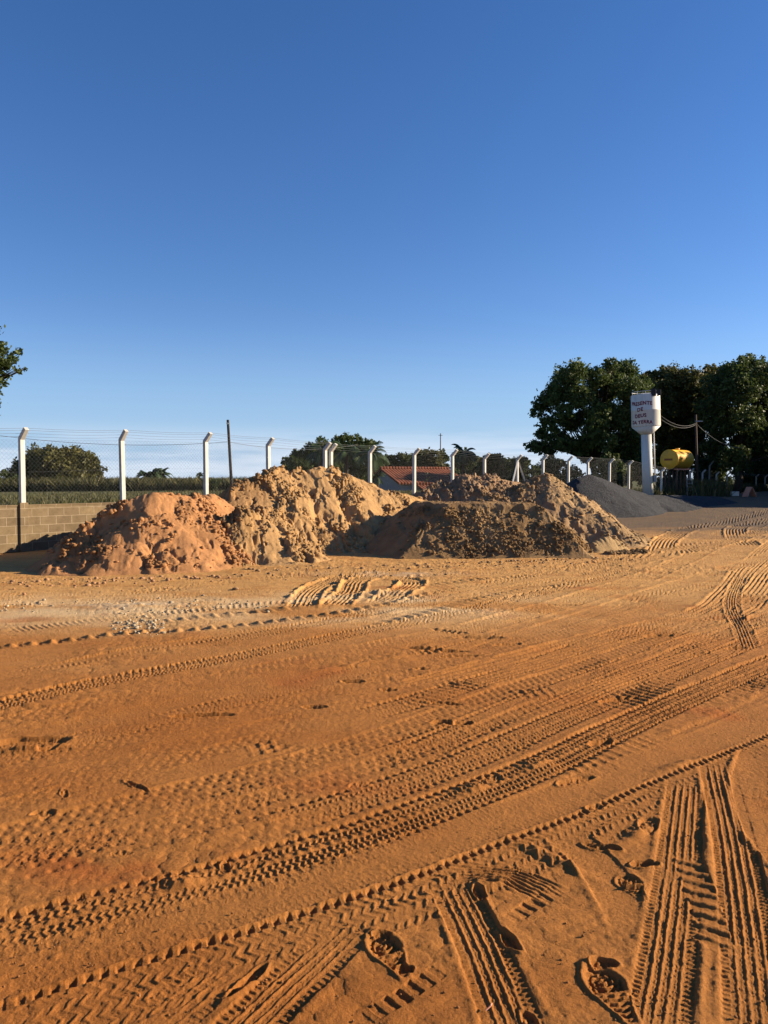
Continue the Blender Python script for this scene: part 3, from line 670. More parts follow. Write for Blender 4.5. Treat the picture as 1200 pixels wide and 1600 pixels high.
def s_right(x, y):
    h = cone_env(x, y, [P3(735, 770, 20.6), P3(748, 757, 20.8), P3(800, 754, 21), P3(832, 742, 21.2), P3(852, 733, 21.4), P3(868, 741, 21.4), P3(915, 775, 20.6), P3(960, 808, 19.8)], .74, .15, 23)
    return h-.045*np.abs(perlin(x*1.6-y*1.6, y*.8+x*.8, 29)), .6*sst(x, 3.7, 4.6), sst(fbm(x, y, 3, 8)+.3*(x-4), -.2, .5)
heap('sand_heap', 1.0, 8.4, 17.6, 24.5, .02, s_right, 'brown sand heap with a sharp peak and long right slope, before the gravel', (.42, .265, .14), 'sand heaps', (.49, .32, .16), lump=.05, nclod=5000)
def s_front(x, y):
    h = plane_env(x, y, [(.25, 16.3), (4.55, 16.5), (5.0, 17.9), (4.6, 20.3), (.2, 21.0), (-1.0, 18.6)], [.80, .9, .8, .8, .9, .66], 1.17+.02*fbm(x*1.5, y*1.5, 2, 5), 25)
    sm = 1-sst(x+.15*(y-17)-.1*perlin(x*2, y*2, 3), .45, .8)
    sm = np.maximum(sm, .97*sst(h, 1.05, 1.12)); sm = np.maximum(sm, .45*sst(fbm(x*1.1, y*1.1, 2, 3), 0, .3))
    return h, sm, sst(fbm(x*1.3, y*1.3, 3, 8), -.3, .4)
heap('sand_heap', -1.6, 5.6, 16.0, 21, .016, s_front, 'flat-topped dark brown sand heap nearest in the middle, its left side in shade', (.33, .20, .09), 'sand heaps', (.42, .265, .125), lump=.026, nclod=9000)
def s_small(x, y):
    h = cone_env(x, y, [P3(928, 836, 17.9), P3(948, 824, 18.2), P3(966, 832, 18.3)], 1.2, .25, 27)
    h2 = cone_env(x, y, [P3(950, 856, 17.3), P3(1000, 852, 17.6)], .55, .3, 28)
    return np.maximum(h, h2), .9*(h > h2), sst(h-h2, 0, .1)
heap('sand_heap', 4.2, 7.2, 16.6, 19.8, .018, s_small, 'small pale sand mound with a cut face at the right foot of the heaps', (.40, .25, .12), 'sand heaps', (.52, .35, .17), lump=.045, nclod=700)
def gravel_mat():
    m, nt, b = mat_base('dark_gravel', .85, .3)
    v = nt.nodes.new('ShaderNodeTexVoronoi'); v.inputs['Scale'].default_value = 26
    t = nt.nodes.new('ShaderNodeTexCoord'); nt.links.new(t.outputs['Object'], v.inputs['Vector'])
    c = ramp(nt, v.outputs['Color'], [(.1, (.007, .008, .010)), (.5, (.016, .018, .022)), (.9, (.045, .048, .055))])
    nt.links.new(c, b.inputs['Base Color']); bump(nt, b, v.outputs['Distance'], 1.0, .05); return m
M['gravel'] = gravel_mat()
def s_gravel(x, y):
    h = cone_env(x, y, [P3(905, 743, 35.6), P3(920, 738, 36), P3(942, 745, 36.6), P3(970, 757, 37.2), P3(1003, 766, 38.5)], .62, .07, 33, .6)
    h2 = cone_env(x, y, [P3(1000, 771, 39), P3(1060, 772, 43), P3(1120, 774, 46)], .35, .2, 34, .6)
    h = np.maximum(h, h2)-gz(x, y)
    return h, .9+0*x, 0*x
heap('gravel_heap', 5.5, 23, 30, 52, .06, s_gravel, 'dark grey crushed stone heap in front of the fence, left of the water tower', (.2, .2, .2), None, None, lump=.014, mat=M['gravel'], cat='gravel heap')

# clods and stones that rolled off the heaps
def stones(name, n, sampler, smin, smax, label, color, cat):
    v, f = ico(); VV = []; FF = []; CC = []
    for i in range(n):
        x, y, c = sampler(); s = smin+(smax-smin)*random.random()**3
        w = v*(1+.35*(rng.random((12, 1))-.5))*np.array([s*random.uniform(.7, 1.3), s*random.uniform(.7, 1.3), s*random.uniform(.5, .9)])
        VV.append(w+np.array([x, y, float(gz(x, y))+s*.25])); FF.append(f+12*i); CC.append(np.tile(np.array(c)*.68*random.uniform(.8, 1.15), (12, 1)))
    o = new_mesh(name, np.concatenate(VV), np.concatenate(FF), M['ground'], smooth=True, col=np.concatenate(CC))
    return tag(o, label, cat, kind='stuff')
def samp_foot():
    while True:
        px = random.uniform(0, 1010); py = 902-.033*px+random.expovariate(1/5.)+(8 if px < 380 else 0)
        if py > 850:
            x, y = onground(px, py); return x, y, (.52, .29, .15) if px < 360 else (.38, .24, .13)
def samp_yard():
    py = 760+(1600-760)*random.random()**.7; py = max(py, 890); px = random.uniform(-100, 1300); x, y = onground(px, py); return x, y, (.42, .19, .07)
stones('dirt_clods', 700, samp_foot, .008, .045, 'clods of sand rolled to the feet of the heaps', None, 'clods')
stones('pebbles', 1500, samp_yard, .0018, .006, 'pebbles and crumbs strewn over the orange yard', None, 'pebbles')
def samp_chalk():
    px = random.gauss(215, 30) if random.random() < .6 else random.uniform(0, 420); py = (978 if px > 170 and px < 260 and random.random() < .7 else 948)+random.gauss(0, 6)
    x, y = onground(px, py); return x, y, (.55, .44, .29)
stones('rubble', 500, samp_chalk, .008, .03, 'crumbs of pale rubble strewn on the sand at left', None, 'rubble')

# ------------------------------------------------------------------ block wall and fence
wl = thing('block_wall', 'low beige concrete block retaining wall under the left end of the fence', 'wall', (F0[0]-FU[0]*6, F0[1]-FU[1]*6, 0), FANG)
b = MB(); b.box((9, .05, .53), (18, .14, 1.06)); b.build('wall', M['block'], wl)
b = MB(); b.box((9, .05, 1.075), (18, .16, .03)); b.build('coping', M['block'], wl)
for u in (6, 6+2.64*2, 6+2.64*4-.05):
    b = MB(); b.box((u, -.045, .57), (.2, .05, 1.14)); b.build('pilaster', M['block'], wl, bevel=.008)

fence = thing('chain_link_fence', 'long wire mesh fence with white bent-top concrete posts behind the heaps', 'fence', (F0[0], F0[1], 0), FANG)
plist = [(-130, 666), (35, 670), (192, 673), (322, 677), (420, 685), (508, 692), (517, 694), (578, 697), (647, 701), (707, 703), (757, 709), (808, 711), (848, 711), (888, 713), (918, 715), (952, 717), (982, 720), (1008, 725), (1033, 731), (1057, 731), (1078, 732), (1097, 734), (1119, 737), (1136, 738), (1152, 739), (1181, 741), (1195, 742)]
posts = []
for (px, ty) in plist:
    k = (px-600)/FPX       # intersect viewing direction with the fence line
    n = (k*F0[1]-F0[0])/(FU[0]-k*FU[1])
    Zp = F0[1]+FU[1]*n; top = at(px, ty, Zp)[2]
    base = float(fieldz(np.array([n]), np.array([0.1]))[0])
    posts.append((n, base-.15, top, Zp))
posts.sort()
for i, (u, zb, zt, Zp) in enumerate(posts):
    bend = zt-.24; w = .055; b = MB()
    zb2 = zb if zb < bend-1.2 else bend-1.2
    # square shaft with an angled top leaning over the yard (-y in fence space)
    sec = lambda y, z, t: [(u-w, y-w, z+t), (u+w, y-w, z+t), (u+w, y+w, z), (u-w, y+w, z)]
    v = [(u-w, -w, zb2), (u+w, -w, zb2), (u+w, w, zb2), (u-w, w, zb2)]
    v += [(u-w, -w, bend-.02), (u+w, -w, bend-.02), (u+w, w, bend+.03), (u-w, w, bend+.03)]
    jx = random.uniform(-.035, .035); jz = random.uniform(-.012, .012)
    v = v[:4]+[(a_[0]+jx*.6, a_[1], a_[2]+jz) for a_ in v[4:]]; u_ = u; u = u+jx
    v += [(u-w*.9, -.26-w*.4, zt-.03), (u+w*.9, -.26-w*.4, zt-.03), (u+w*.9, -.20, zt+.03), (u-w*.9, -.20, zt+.03)]
    f = [(3, 2, 1, 0), (8, 9, 10, 11)]
    for a in (0, 4):
        for k in range(4): f.append((a+k, a+(k+1) % 4, a+4+(k+1) % 4, a+4+k))
    u = u_; b.add(v, f); po = b.build('post', M['post'], fence, bevel=.006)
    if abs(Zp-at(808, 700, Zp)[1]) < 1 and plist and abs((F0[0]+FU[0]*u)/(F0[1]+FU[1]*u)-(808-600)/1200) < .004:
        for sgn in (-1, 1):
            bb = MB(); bb.tube([(u+sgn*.03, -.02, bend-.05), (u+sgn*.75, -.12, bend-1.25)], .05, 4); bb.build('brace', M['post'], fence)
def tubes_np(segs, r, name, mat, parent):
    A = np.array([s[0] for s in segs], float); B = np.array([s[1] for s in segs], float)
    d = B-A; d /= np.linalg.norm(d, axis=1)[:, None]; ref = np.tile([0, 1., 0], (len(d), 1)); ref[np.abs(d[:, 1]) > .9] = [0, 0, 1]
    a = np.cross(d, ref); a /= np.linalg.norm(a, axis=1)[:, None]; c = np.cross(d, a)
    V = []
    for P in (A, B):
        for k in range(3):
            V.append(P+r*(a*math.cos(2*math.pi*k/3)+c*math.sin(2*math.pi*k/3)))
    V = np.stack(V, 1).reshape(-1, 3); base = np.arange(len(A))[:, None]*6; F = []
    for k in range(3): F.append(base+np.array([k, (k+1) % 3, 3+(k+1) % 3, 3+k]))
    return new_mesh(name, V, np.concatenate(F), mat, parent)
us_ = [p[0] for p in posts if p[3] < 66]
for i in range(len(posts)-1):
    u0, zb, zt0, Z0 = posts[i]; u1, _, zt1, _ = posts[i+1]
    if u1-u0 < .6 or Z0 > 66: continue
    segs = []; st_ = .10; n = int((u1-u0)/st_)+1
    h0 = zt0-.24; Hh = 1.5
    def topz(u): return zt0-.26+(zt1-zt0)*(u-u0)/(u1-u0)
    # two families of diagonals clipped to the panel
    for sg in (-1, 1):
        c = u0-Hh
        while c < u1+Hh:
            # line u = c + sg*s , z = low + s
            pts = []
            for s_ in np.linspace(0, Hh, 9):
                uu = c+sg*s_ if sg > 0 else c+Hh-s_
                if u0 <= uu <= u1: pts.append((uu, .0, topz(uu)-Hh+s_))
            if len(pts) > 1: segs.append((pts[0], pts[-1]))
            c += st_
    segs.append(((u0, 0, topz(u0)), (u1, 0, topz(u1)))); segs.append(((u0, 0, topz(u0)-.75), (u1, 0, topz(u1)-.75)))
    tubes_np(segs, .0017 if Z0 < 24 else .0011, 'mesh_panel', M['wire'], fence)
for j, (dy, dz) in enumerate(((-.05, .06), (-.12, .13), (-.19, .20), (-.235, .245))):
    segs = []
    for i in range(len(posts)-1):
        a, c = posts[i], posts[i+1]
        for q in range(4):
            def pt(t, a=a, c=c): return (a[0]+(c[0]-a[0])*t, dy-.0, (a[2]+(c[2]-a[2])*t)-.24+dz-.03*math.sin(math.pi*t))
            segs.append((pt(q/4), pt((q+1)/4)))
    tubes_np(segs, .004, 'barbed_wire', M['wire'], fence)

# tall dark pole behind the fence, wires to it
pt_, pb_ = at(356, 656, 25), at(364, 772, 25)
t = thing('utility_pole', 'thin black leaning pole behind the fence, left of the tallest sand heap', 'pole', (pb_[0], pb_[1], .6))
b = MB(); b.tube([(0, 0, 0), (pt_[0]-pb_[0], 0, pt_[2]-.6)], [.055, .042], 8); b.build('pole', M['darkwood'], t)
b = MB(); b.tube([(pt_[0]-pb_[0], -.04, pt_[2]-.72), (pt_[0]-pb_[0], -.1, pt_[2]-.72)], .03, 6); b.build('insulator', M['concrete'], t)
def wire(pts, r, label, sag=.3, n=14, name='overhead_wire', group=None):
    b = MB(); P = [Vector(p) for p in pts]; out = []
    for a, c in zip(P[:-1], P[1:]):
        for k in range(n+(c is P[-1])):
            t_ = k/n; p = a.lerp(c, t_); p.z -= sag*4*t_*(1-t_); out.append(p)
    b.tube(out, r, 4); o = b.build(name, M['cable'], None); return tag(o, label, 'wire', group)
wire([at(-60, 672, 24), (pt_[0], 24.9, pt_[2]-.72), at(560, 694, 38)], .006, 'thin overhead wire slung from the black leaning pole', .25)

# ------------------------------------------------------------------ plants
def leaves(pts, size, tint, seed=0, narrow=.55, flat=0.0):
    r = np.random.default_rng(seed); n = len(pts)
    a = r.normal(size=(n, 3)); a[:, 2] *= (1-flat); a /= np.linalg.norm(a, axis=1)[:, None]
    b_ = np.cross(a, r.normal(size=(n, 3))); b_ /= np.linalg.norm(b_, axis=1)[:, None]
    s = (size*(.6+.8*r.random(n)))[:, None]; a = a*s; b_ = b_*s*narrow
    V = np.stack([pts-a, pts+b_, pts+a, pts-b_], 1).reshape(-1, 3)
    F = np.arange(4*n).reshape(n, 4); return V, F, np.repeat(tint, 4)
def crown_points(blobs, dens, seed, shell=.55):
    r = np.random.default_rng(seed); P = []; T = []
    for bi, (c, rad) in enumerate(blobs):
        rad = np.array(rad if hasattr(rad, '__len__') else (rad,)*3)
        n = int(dens*rad.prod()**(2/3)*12)
        d = r.normal(size=(n, 3)); d /= np.linalg.norm(d, axis=1)[:, None]
        q = shell+(1-shell)*r.random(n)
        lump = 1+.22*np.sin(d[:, 0]*7+bi)*np.sin(d[:, 1]*6+2*bi)+.16*np.sin(d[:, 2]*11+d[:, 0]*9+bi)
        p = d*rad*(q*lump)[:, None]+np.array(c)
        # twig clusters: pull leaves towards cluster centres, leaving gaps
        k = max(8, n//26); cc = p[r.integers(0, n, k)]; own = r.integers(0, k, n)
        tgt = cc[own]+r.normal(size=(n, 3))*rad.mean()*.10
        use = r.random(n) < .72; p[use] = tgt[use]
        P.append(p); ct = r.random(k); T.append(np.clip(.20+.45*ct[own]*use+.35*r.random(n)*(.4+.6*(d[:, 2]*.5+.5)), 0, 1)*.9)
    return np.concatenate(P), np.concatenate(T)
def tree(name, base, H_, W_, label, mat, seed, cat='tree', group=None, nb=14, dens=60, leaf=.12, trunk_h=.35, squash=.8, tr=.03, lean=0, crown_lo=.3, shape='round', blobs=None, bmul=1.0, parent_kind=None):
    r = random.Random(seed)
    t = thing(name, label, cat, base, 0, group)
    if blobs is None:
        blobs = []
        for i in range(nb):
            a = r.uniform(0, 2*math.pi); q = math.sqrt(r.random())*.72; zf = r.uniform(crown_lo+.08, .86)
            prof = math.sqrt(max(.1, 1-((zf-(crown_lo+1)/2)/((1-crown_lo)/1.75))**2))
            x = math.cos(a)*q*W_/2*prof; y = math.sin(a)*q*W_/2*prof
            rad = W_*r.uniform(.13, .20)*bmul
            blobs.append(((x+lean*zf, y, zf*H_), (rad, rad, rad*squash)))
        blobs.append(((lean*.8, 0, H_*.86), (W_*.17, W_*.17, H_*.13)))
    P, T = crown_points(blobs, dens, seed)
    V, F, TT = leaves(P, leaf, T, seed)
    new_mesh('crown', V, F, mat, t, attrs={'tint': TT})
    b = MB(); th = trunk_h*H_; R0 = tr*H_
    b.tube([(0, 0, -.3), (.02*H_, 0, th*.5), (lean*.3, .02*H_, th)], [R0*1.25, R0, R0*.8], 9)
    for c, rad in blobs:
        st = Vector((lean*.3, .02*H_, th*r.uniform(.85, 1.0))); e = Vector(c)
        m_ = st.lerp(e, .5)+Vector((r.uniform(-.06, .06)*W_, r.uniform(-.06, .06)*W_, r.uniform(.0, .06)*H_))
        b.tube([st, m_, e], [R0*.34, R0*.18, R0*.05], 6)
        for _ in range(3):
            e2 = e+Vector((r.uniform(-1, 1), r.uniform(-1, 1), r.uniform(-.3, 1)))*rad[0]*.7
            b.tube([m_.lerp(e, .6), e2], [R0*.14, R0*.03], 5)
    b.build('trunk', M['bark'], t, smooth=True)
    return t
def palm(base, H_, Lf, label, seed, group=None, nf=22, mat=None, leaf_w=.05):
    r = random.Random(seed); t = thing('palm_tree', label, 'palm', base, r.uniform(0, 6), group)
    b = MB(); b.tube([(0, 0, -.2), (.1, .05, H_*.5), (.15, 0, H_)], [.16, .12, .10], 8); b.build('trunk', M['bark'], t, smooth=True)
    V = []; F = []; T = []
    for i in range(nf):
        a = i*2.399+r.uniform(-.2, .2); el = r.uniform(-.1, 1.25); L = Lf*r.uniform(.8, 1.1); tn = r.uniform(.1, .8)
        prev = Vector((.15, 0, H_)); d = Vector((math.cos(a)*math.cos(el), math.sin(a)*math.cos(el), math.sin(el)))
        n = 12
        for k in range(n):
            d = (d+Vector((0, 0, -.10-.014*k))).normalized(); nx = prev+d*L/n
            side = d.cross(Vector((0, 0, 1))).normalized()
            for sg in (-1, 1):
                for q in range(2):
                    o_ = prev.lerp(nx, q*.5); ll = Lf*.26*math.sin(math.pi*min(1, (k+1.2)/(n+1)))
                    tip = o_+side*sg*ll*.8+d*ll*.5+Vector((0, 0, -ll*.45)); w_ = d*leaf_w
                    bI = len(V); V += [o_-w_, o_+w_, tip+w_*.2, tip-w_*.2]; F.append((bI, bI+1, bI+2, bI+3)); T += [tn+r.uniform(-.1, .2)]*4
            up = d.cross(side)*.02; bI = len(V); V += [prev-side*.02, prev+side*.02, nx+side*.015, nx-side*.015]; F.append((bI, bI+1, bI+2, bI+3)); T += [tn]*4
            prev = nx
    new_mesh('fronds', [tuple(v) for v in V], F, mat or M['leaf_palm'], t, attrs={'tint': np.clip(T, 0, 1)}); return t
def gbase(px, Z):
    x = (px-600)/FPX*Z
    u = (x-F0[0])*FU[0]+(Z-F0[1])*FU[1]; v = (x-F0[0])*FN[0]+(Z-F0[1])*FN[1]
    z = float(fieldz(np.array([u]), np.array([v]))[0]) if v > 0 else float(gz(x, Z))
    return (x, Z, z)
def tree_px(name, xc, ytop, wpx, Z, *a, **k):
    p = gbase(xc, Z); top = at(xc, ytop, Z)[2]
    return tree(name, p, (top-p[2])*1.0, wpx/FPX*Z, *a, **k)

# left background
tree_px('mango_tree', 88, 709, 150, 75, 'broad round dark tree behind the fence at far left', M['leaf_olive'], 101, nb=34, dens=90, leaf=.16, trunk_h=.2, crown_lo=.05, squash=.75, bmul=.95)
tree_px('bush', 5, 735, 60, 70, 'low dark bush at the left frame edge behind the wall', M['leaf_dark'], 102, 'bush', nb=12, dens=80, leaf=.14, trunk_h=.15, crown_lo=.02)
tree_px('bush', 158, 752, 26, 72, 'small bush at the right foot of the broad round tree', M['leaf_mid'], 103, 'bush', nb=8, dens=80, leaf=.13, trunk_h=.15, crown_lo=.02)
for px, yt, Z, sd, lb in ((226, 735, 95, 1, 'leftmost small palm standing before the crop field'), (238, 732, 92, 2, 'middle small palm standing before the crop field'), (252, 733, 94, 3, 'rightmost small palm standing before the crop field')):
    p = gbase(px, Z); palm(p, at(px, yt, Z)[2]-p[2]-.7, 1.5, lb, sd, 'small palms before the crop field', leaf_w=.08)
tree_px('small_tree', 312, 737, 26, 70, 'thin young tree directly left of the third bent post', M['leaf_dark'], 104, nb=9, dens=50, leaf=.11, crown_lo=.25, trunk_h=.3)
tree_px('bush', 337, 748, 24, 62, 'light green bush between the third bent post and the black pole', M['leaf_mid'], 105, 'bush', nb=8, dens=60, leaf=.10, crown_lo=.02)
# middle cluster
tree_px('bush', 462, 712, 54, 46, 'dark bush left below the tall rounded tree, over the heap crest', M['leaf_dark'], 108, 'bush', nb=14, dens=90, leaf=.09, trunk_h=.2, crown_lo=.05)
for px, yt, Z, Lf, sd, lb in ((500, 694, 44, 1.3, 21, 'palm with arching fronds in front of the tall rounded tree'), (538, 694, 44, 1.3, 22, 'palm between the fourth pair of posts and the cluster edge'),
                              (577, 696, 43, 1.35, 23, 'palm at the right edge of the cluster, fronds against the sky'), (589, 732, 42, .7, 24, 'short palm beside the white gable of the house')):
    p = gbase(px, Z); palm(p, at(px, yt, Z)[2]-p[2]-.5, Lf, lb, sd, 'palms by the house', leaf_w=.028)
for px, yt, w, Z, sd, mt, lb in ((600, 712, 70, 88, 118, 'leaf_dark', 'dark tree line start left of the tiled roof'), (745, 714, 90, 92, 119, 'leaf_olive', 'olive tree line behind the gap right of the roof'), (650, 712, 90, 95, 120, 'leaf_dark', 'farthest dark tree directly above the middle of the roof'), (800, 716, 70, 90, 121, 'leaf_dark', 'dark low tree behind the braced corner post'),
                             (626, 706, 54, 85, 111, 'leaf_dark', 'low dark tree behind the left end of the tiled roof'), (668, 701, 64, 80, 112, 'leaf_olive', 'olive green tree rising behind the middle of the tiled roof'),
                             (690, 699, 30, 90, 115, 'leaf_dark', 'dark tree below the radio mast'),
                             (722, 698, 52, 75, 113, 'leaf_dark', 'dark tree with a ragged top behind the right end of the roof'), (768, 709, 60, 72, 114, 'leaf_mid', 'greener low tree left of the braced corner post')):
    tree_px('background_tree', px, yt, w, Z, lb, M[mt], sd, nb=26, dens=95, leaf=.15, trunk_h=.22, crown_lo=.04, bmul=.95)
p = gbase(722, 70); palm(p, at(722, 700, 70)[2]-p[2]-.5, 1.6, 'palm poking above the ragged tree right of the roof', 31, leaf_w=.09)
tree_px('bush', 667, 735, 20, 38, 'small dark leafless-looking bush against the tiled roof', M['leaf_dark'], 116, 'bush', nb=6, dens=36, leaf=.05, crown_lo=.1)
tree_px('bush', 715, 731, 34, 46, 'bright green bush behind the heap crest, right of the roof', M['leaf_mid'], 117, 'bush', nb=10, dens=80, leaf=.08, crown_lo=.05)
# big trees at the right
big = []
r_ = random.Random(5)
def crown_from_px(spec, Z, base, depth=3.5):
    out = []
    for (px, py, rp) in spec:
        for k in range(2):
            dz = r_.uniform(-depth, depth); q = at(px+r_.uniform(-.3, .3)*rp, py+r_.uniform(-.25, .25)*rp, Z+dz); rad = rp/FPX*Z*r_.uniform(.9, 1.15)
            out.append(((q[0]-base[0], q[1]-base[1], q[2]-base[2]), (rad, rad, rad*.8)))
    return out
b1 = gbase(925, 62)
spec = [(975, 580, 18), (960, 595, 20), (900, 585, 20), (885, 600, 20), (925, 590, 18), (870, 620, 20), (880, 645, 16), (905, 655, 15), (915, 692, 15), (868, 682, 13), (935, 645, 18), (850, 632, 16), (838, 645, 12), (900, 625, 22), (940, 615, 26), (980, 610, 24), (995, 640, 22), (860, 660, 14), (890, 660, 16), (960, 650, 24), (930, 670, 18), (985, 670, 22), (880, 690, 16), (845, 678, 12), (950, 690, 20), (905, 700, 16), (860, 700, 16), (835, 700, 12), (990, 700, 22), (1000, 720, 18), (925, 715, 16), (1008, 605, 14), (1012, 625, 16), (955, 572, 12)]
tree('large_tree', b1, 11.5, 10, 'large loose-crowned tree left of the water tower, branches showing through', M['leaf_mid'], 201, blobs=crown_from_px(spec, 62, b1), dens=120, leaf=.11, trunk_h=.22, tr=.022)
b4 = gbase(492, 50)
spec = [(452, 722, 10), (468, 712, 13), (486, 700, 14), (503, 692, 11), (515, 702, 14), (478, 722, 16), (505, 718, 18), (520, 730, 16), (460, 736, 14), (490, 738, 18)]
tree('mango_tree', b4, 4.6, 4, 'tall dark tree with rounded crown behind the tallest sand heap', M['leaf_dark'], 106, blobs=crown_from_px(spec, 50, b4, 1.5), dens=150, leaf=.085, trunk_h=.25, tr=.03)
b5 = gbase(555, 53)
spec = [(530, 692, 12), (545, 688, 12), (560, 688, 12), (574, 698, 12), (584, 712, 10), (538, 708, 16), (560, 708, 18), (578, 722, 14), (545, 728, 18), (568, 735, 16), (590, 730, 9)]
tree('mango_tree', b5, 4.8, 4, 'dark tree with palms in front, right of the tall rounded one', M['leaf_dark'], 107, blobs=crown_from_px(spec, 53, b5, 1.5), dens=150, leaf=.085, trunk_h=.25, tr=.03)
b2 = gbase(1060, 74)
spec = [(1018, 612, 18), (1018, 594, 16), (1006, 600, 14), (1108, 592, 20), (1112, 612, 20), (1040, 590, 20), (1065, 592, 22), (1030, 610, 22), (1090, 600, 24), (1060, 620, 26), (1090, 635, 26), (1035, 640, 24), (1060, 655, 26), (1030, 680, 24), (1090, 670, 24), (1060, 690, 24), (1035, 715, 20), (1085, 700, 20), (1060, 725, 18)]
tree('large_tree', b2, 13, 10, 'dense tree with rusty olive top directly behind the water tower', M['leaf_olive'], 202, blobs=crown_from_px(spec, 74, b2), dens=85, leaf=.15, trunk_h=.22, tr=.024)
b3 = gbase(1150, 64)
spec = [(1150, 580, 22), (1175, 572, 20), (1200, 580, 24), (1125, 600, 24), (1155, 610, 28), (1195, 615, 28), (1120, 635, 26), (1160, 650, 28), (1200, 655, 28), (1130, 670, 24), (1170, 685, 26), (1115, 700, 20), (1150, 715, 22), (1195, 700, 24), (1230, 600, 30), (1240, 650, 30), (1225, 700, 26)]
tree('large_tree', b3, 12, 10, 'tallest dense dark tree at the right edge of the picture', M['leaf_dark'], 203, blobs=crown_from_px(spec, 64, b3), dens=90, leaf=.12, trunk_h=.2, tr=.026)
for px, yt, w, Z, sd, mt, lb in ((815, 712, 60, 66, 211, 'leaf_dark', 'low dark tree just right of the braced corner post'), (870, 716, 90, 74, 212, 'leaf_mid', 'shrubby tree under the loose-crowned tree'), (950, 706, 80, 58, 213, 'leaf_mid', 'bright green shrubby tree behind the gravel heap'),
                             (1045, 712, 60, 58, 214, 'leaf_mid', 'green shrubby tree between the tower column and the yellow tank'), (1110, 706, 90, 84, 215, 'leaf_dark', 'dark understorey tree behind the grey service pole'), (1190, 706, 90, 80, 216, 'leaf_dark', 'dark understorey tree at the far right behind the fence'), (985, 700, 90, 86, 217, 'leaf_dark', 'dark understorey tree between the two large crowns')):
    tree_px('understorey_tree', px, yt, w, Z, lb, M[mt], sd, nb=20, dens=80, leaf=.13, trunk_h=.2, crown_lo=.03)
# trees beyond the right edge whose shade falls over the far end of the yard
for x, y, hh, ww, sd, lb in ((37, 46, 6.8, 9, 305, 'lowest of the shade trees beyond the right edge'), (40, 52, 8.5, 11, 301, 'nearest of the shade trees beyond the right edge'), (47, 61, 11, 13, 302, 'second of the shade trees beyond the right edge'), (42, 70, 11, 11, 303, 'third of the shade trees, standing at the right edge'), (52, 78, 13, 13, 304, 'farthest of the shade trees beyond the right edge')):
    tree('large_tree', (x, y, .4), hh, ww, lb, M['leaf_dark'], sd, nb=30, dens=60, leaf=.24, trunk_h=.2, crown_lo=.05)
# tree leaning in at the left edge
tb = gbase(-150, 19.5)
spec = [(-30, 560, 45), (-5, 560, 26), (18, 556, 11), (30, 548, 7), (28, 578, 8), (38, 577, 4), (-10, 600, 20), (-60, 620, 50), (-100, 560, 70), (5, 590, 9), (-14, 640, 10), (-130, 650, 60), (-170, 580, 70), (-60, 510, 40), (-150, 500, 60)]
bl = []
for (px, py, rp) in spec:
    q = at(px, py, 19.5+r_.uniform(-.5, .5)*(1 if px > -20 else 3)); bl.append(((q[0]-tb[0], q[1]-tb[1], q[2]-tb[2]), (rp/FPX*19.5,)*3))
tree('broadleaf_tree', tb, 5, 5, 'dark leafy branch tips poking in at the upper left edge', M['leaf_dark'], 221, blobs=bl, dens=230, leaf=.055, trunk_h=.35, tr=.03)

# crops, grass, weeds
def blades(name, n, sampler, hmin, hmax, w, mat, label, cat, seed, kind='stuff', splay=.35):
    r = np.random.default_rng(seed); P = np.array([sampler(r) for _ in range(n)])
    h = (hmin+(hmax-hmin)*r.random(n))[:, None]; a = r.random(n)*6.283; s = np.stack([np.cos(a), np.sin(a), 0*a], 1)*w
    tip = P+np.concatenate([r.normal(size=(n, 2))*splay*h, h], 1); mid = P+(tip-P)*.55+np.array([0, 0, 1])*h*.1
    V = np.stack([P-s, P+s, mid+s*.8, mid-s*.8, tip+s*.15, tip-s*.15], 1).reshape(-1, 3)
    b_ = np.arange(n)[:, None]*6; F = np.concatenate([b_+np.array([0, 1, 2, 3]), b_+np.array([3, 2, 4, 5])])
    T = np.repeat(np.clip(r.random(n)*.9+.1*r.normal(size=n), 0, 1), 6)
    return tag(new_mesh(name, V, F, mat, None, attrs={'tint': T}), label, cat, kind=kind)
def s_crop(r):
    Z = 66+60*r.random()**1.5; x = (r.uniform(-30, 640)-600)/FPX*Z
    u = (x-F0[0])*FU[0]+(Z-F0[1])*FU[1]; v = (x-F0[0])*FN[0]+(Z-F0[1])*FN[1]
    return (x, Z, float(fieldz(np.array([u]), np.array([v]))[0]))
blades('crop_rows', 30000, s_crop, .4, 1.35, .06, M['crop'], 'dark green crop field standing behind the fence', 'crops', 1, splay=.65)
def s_verge(r):
    u = r.uniform(-9, 22); v = .15+abs(r.normal())*7
    return (F0[0]+FU[0]*u+FN[0]*v, F0[1]+FU[1]*u+FN[1]*v, float(fieldz(np.array([u]), np.array([v]))[0])-.01)
blades('grass', 22000, s_verge, .04, .16, .010, M['grass'], 'grass growing on top of the block wall bank', 'grass', 2)
def s_weed(r):
    px = r.choice([1088, 1100, 1112, 1124, 1040, 1070], p=[.25, .25, .2, .1, .1, .1])+r.normal()*9; Z = 56+r.normal()*1.2; p = gbase(px, Z); return (p[0], p[1], p[2]-.02)
blades('weeds', 2600, s_weed, .3, 1.3, .03, M['grass'], 'tall yellow green weeds around the foot of the service pole', 'weeds', 3)
def s_weed2(r):
    u = r.uniform(24, 75); v = r.normal()*.5+.4
    return (F0[0]+FU[0]*u+FN[0]*v, F0[1]+FU[1]*u+FN[1]*v, float(gz(F0[0]+FU[0]*u+FN[0]*v, F0[1]+FU[1]*u+FN[1]*v)))
blades('undergrowth', 9000, s_weed2, .2, .8, .03, M['crop'], 'dark undergrowth along the foot of the far fence', 'weeds', 4)

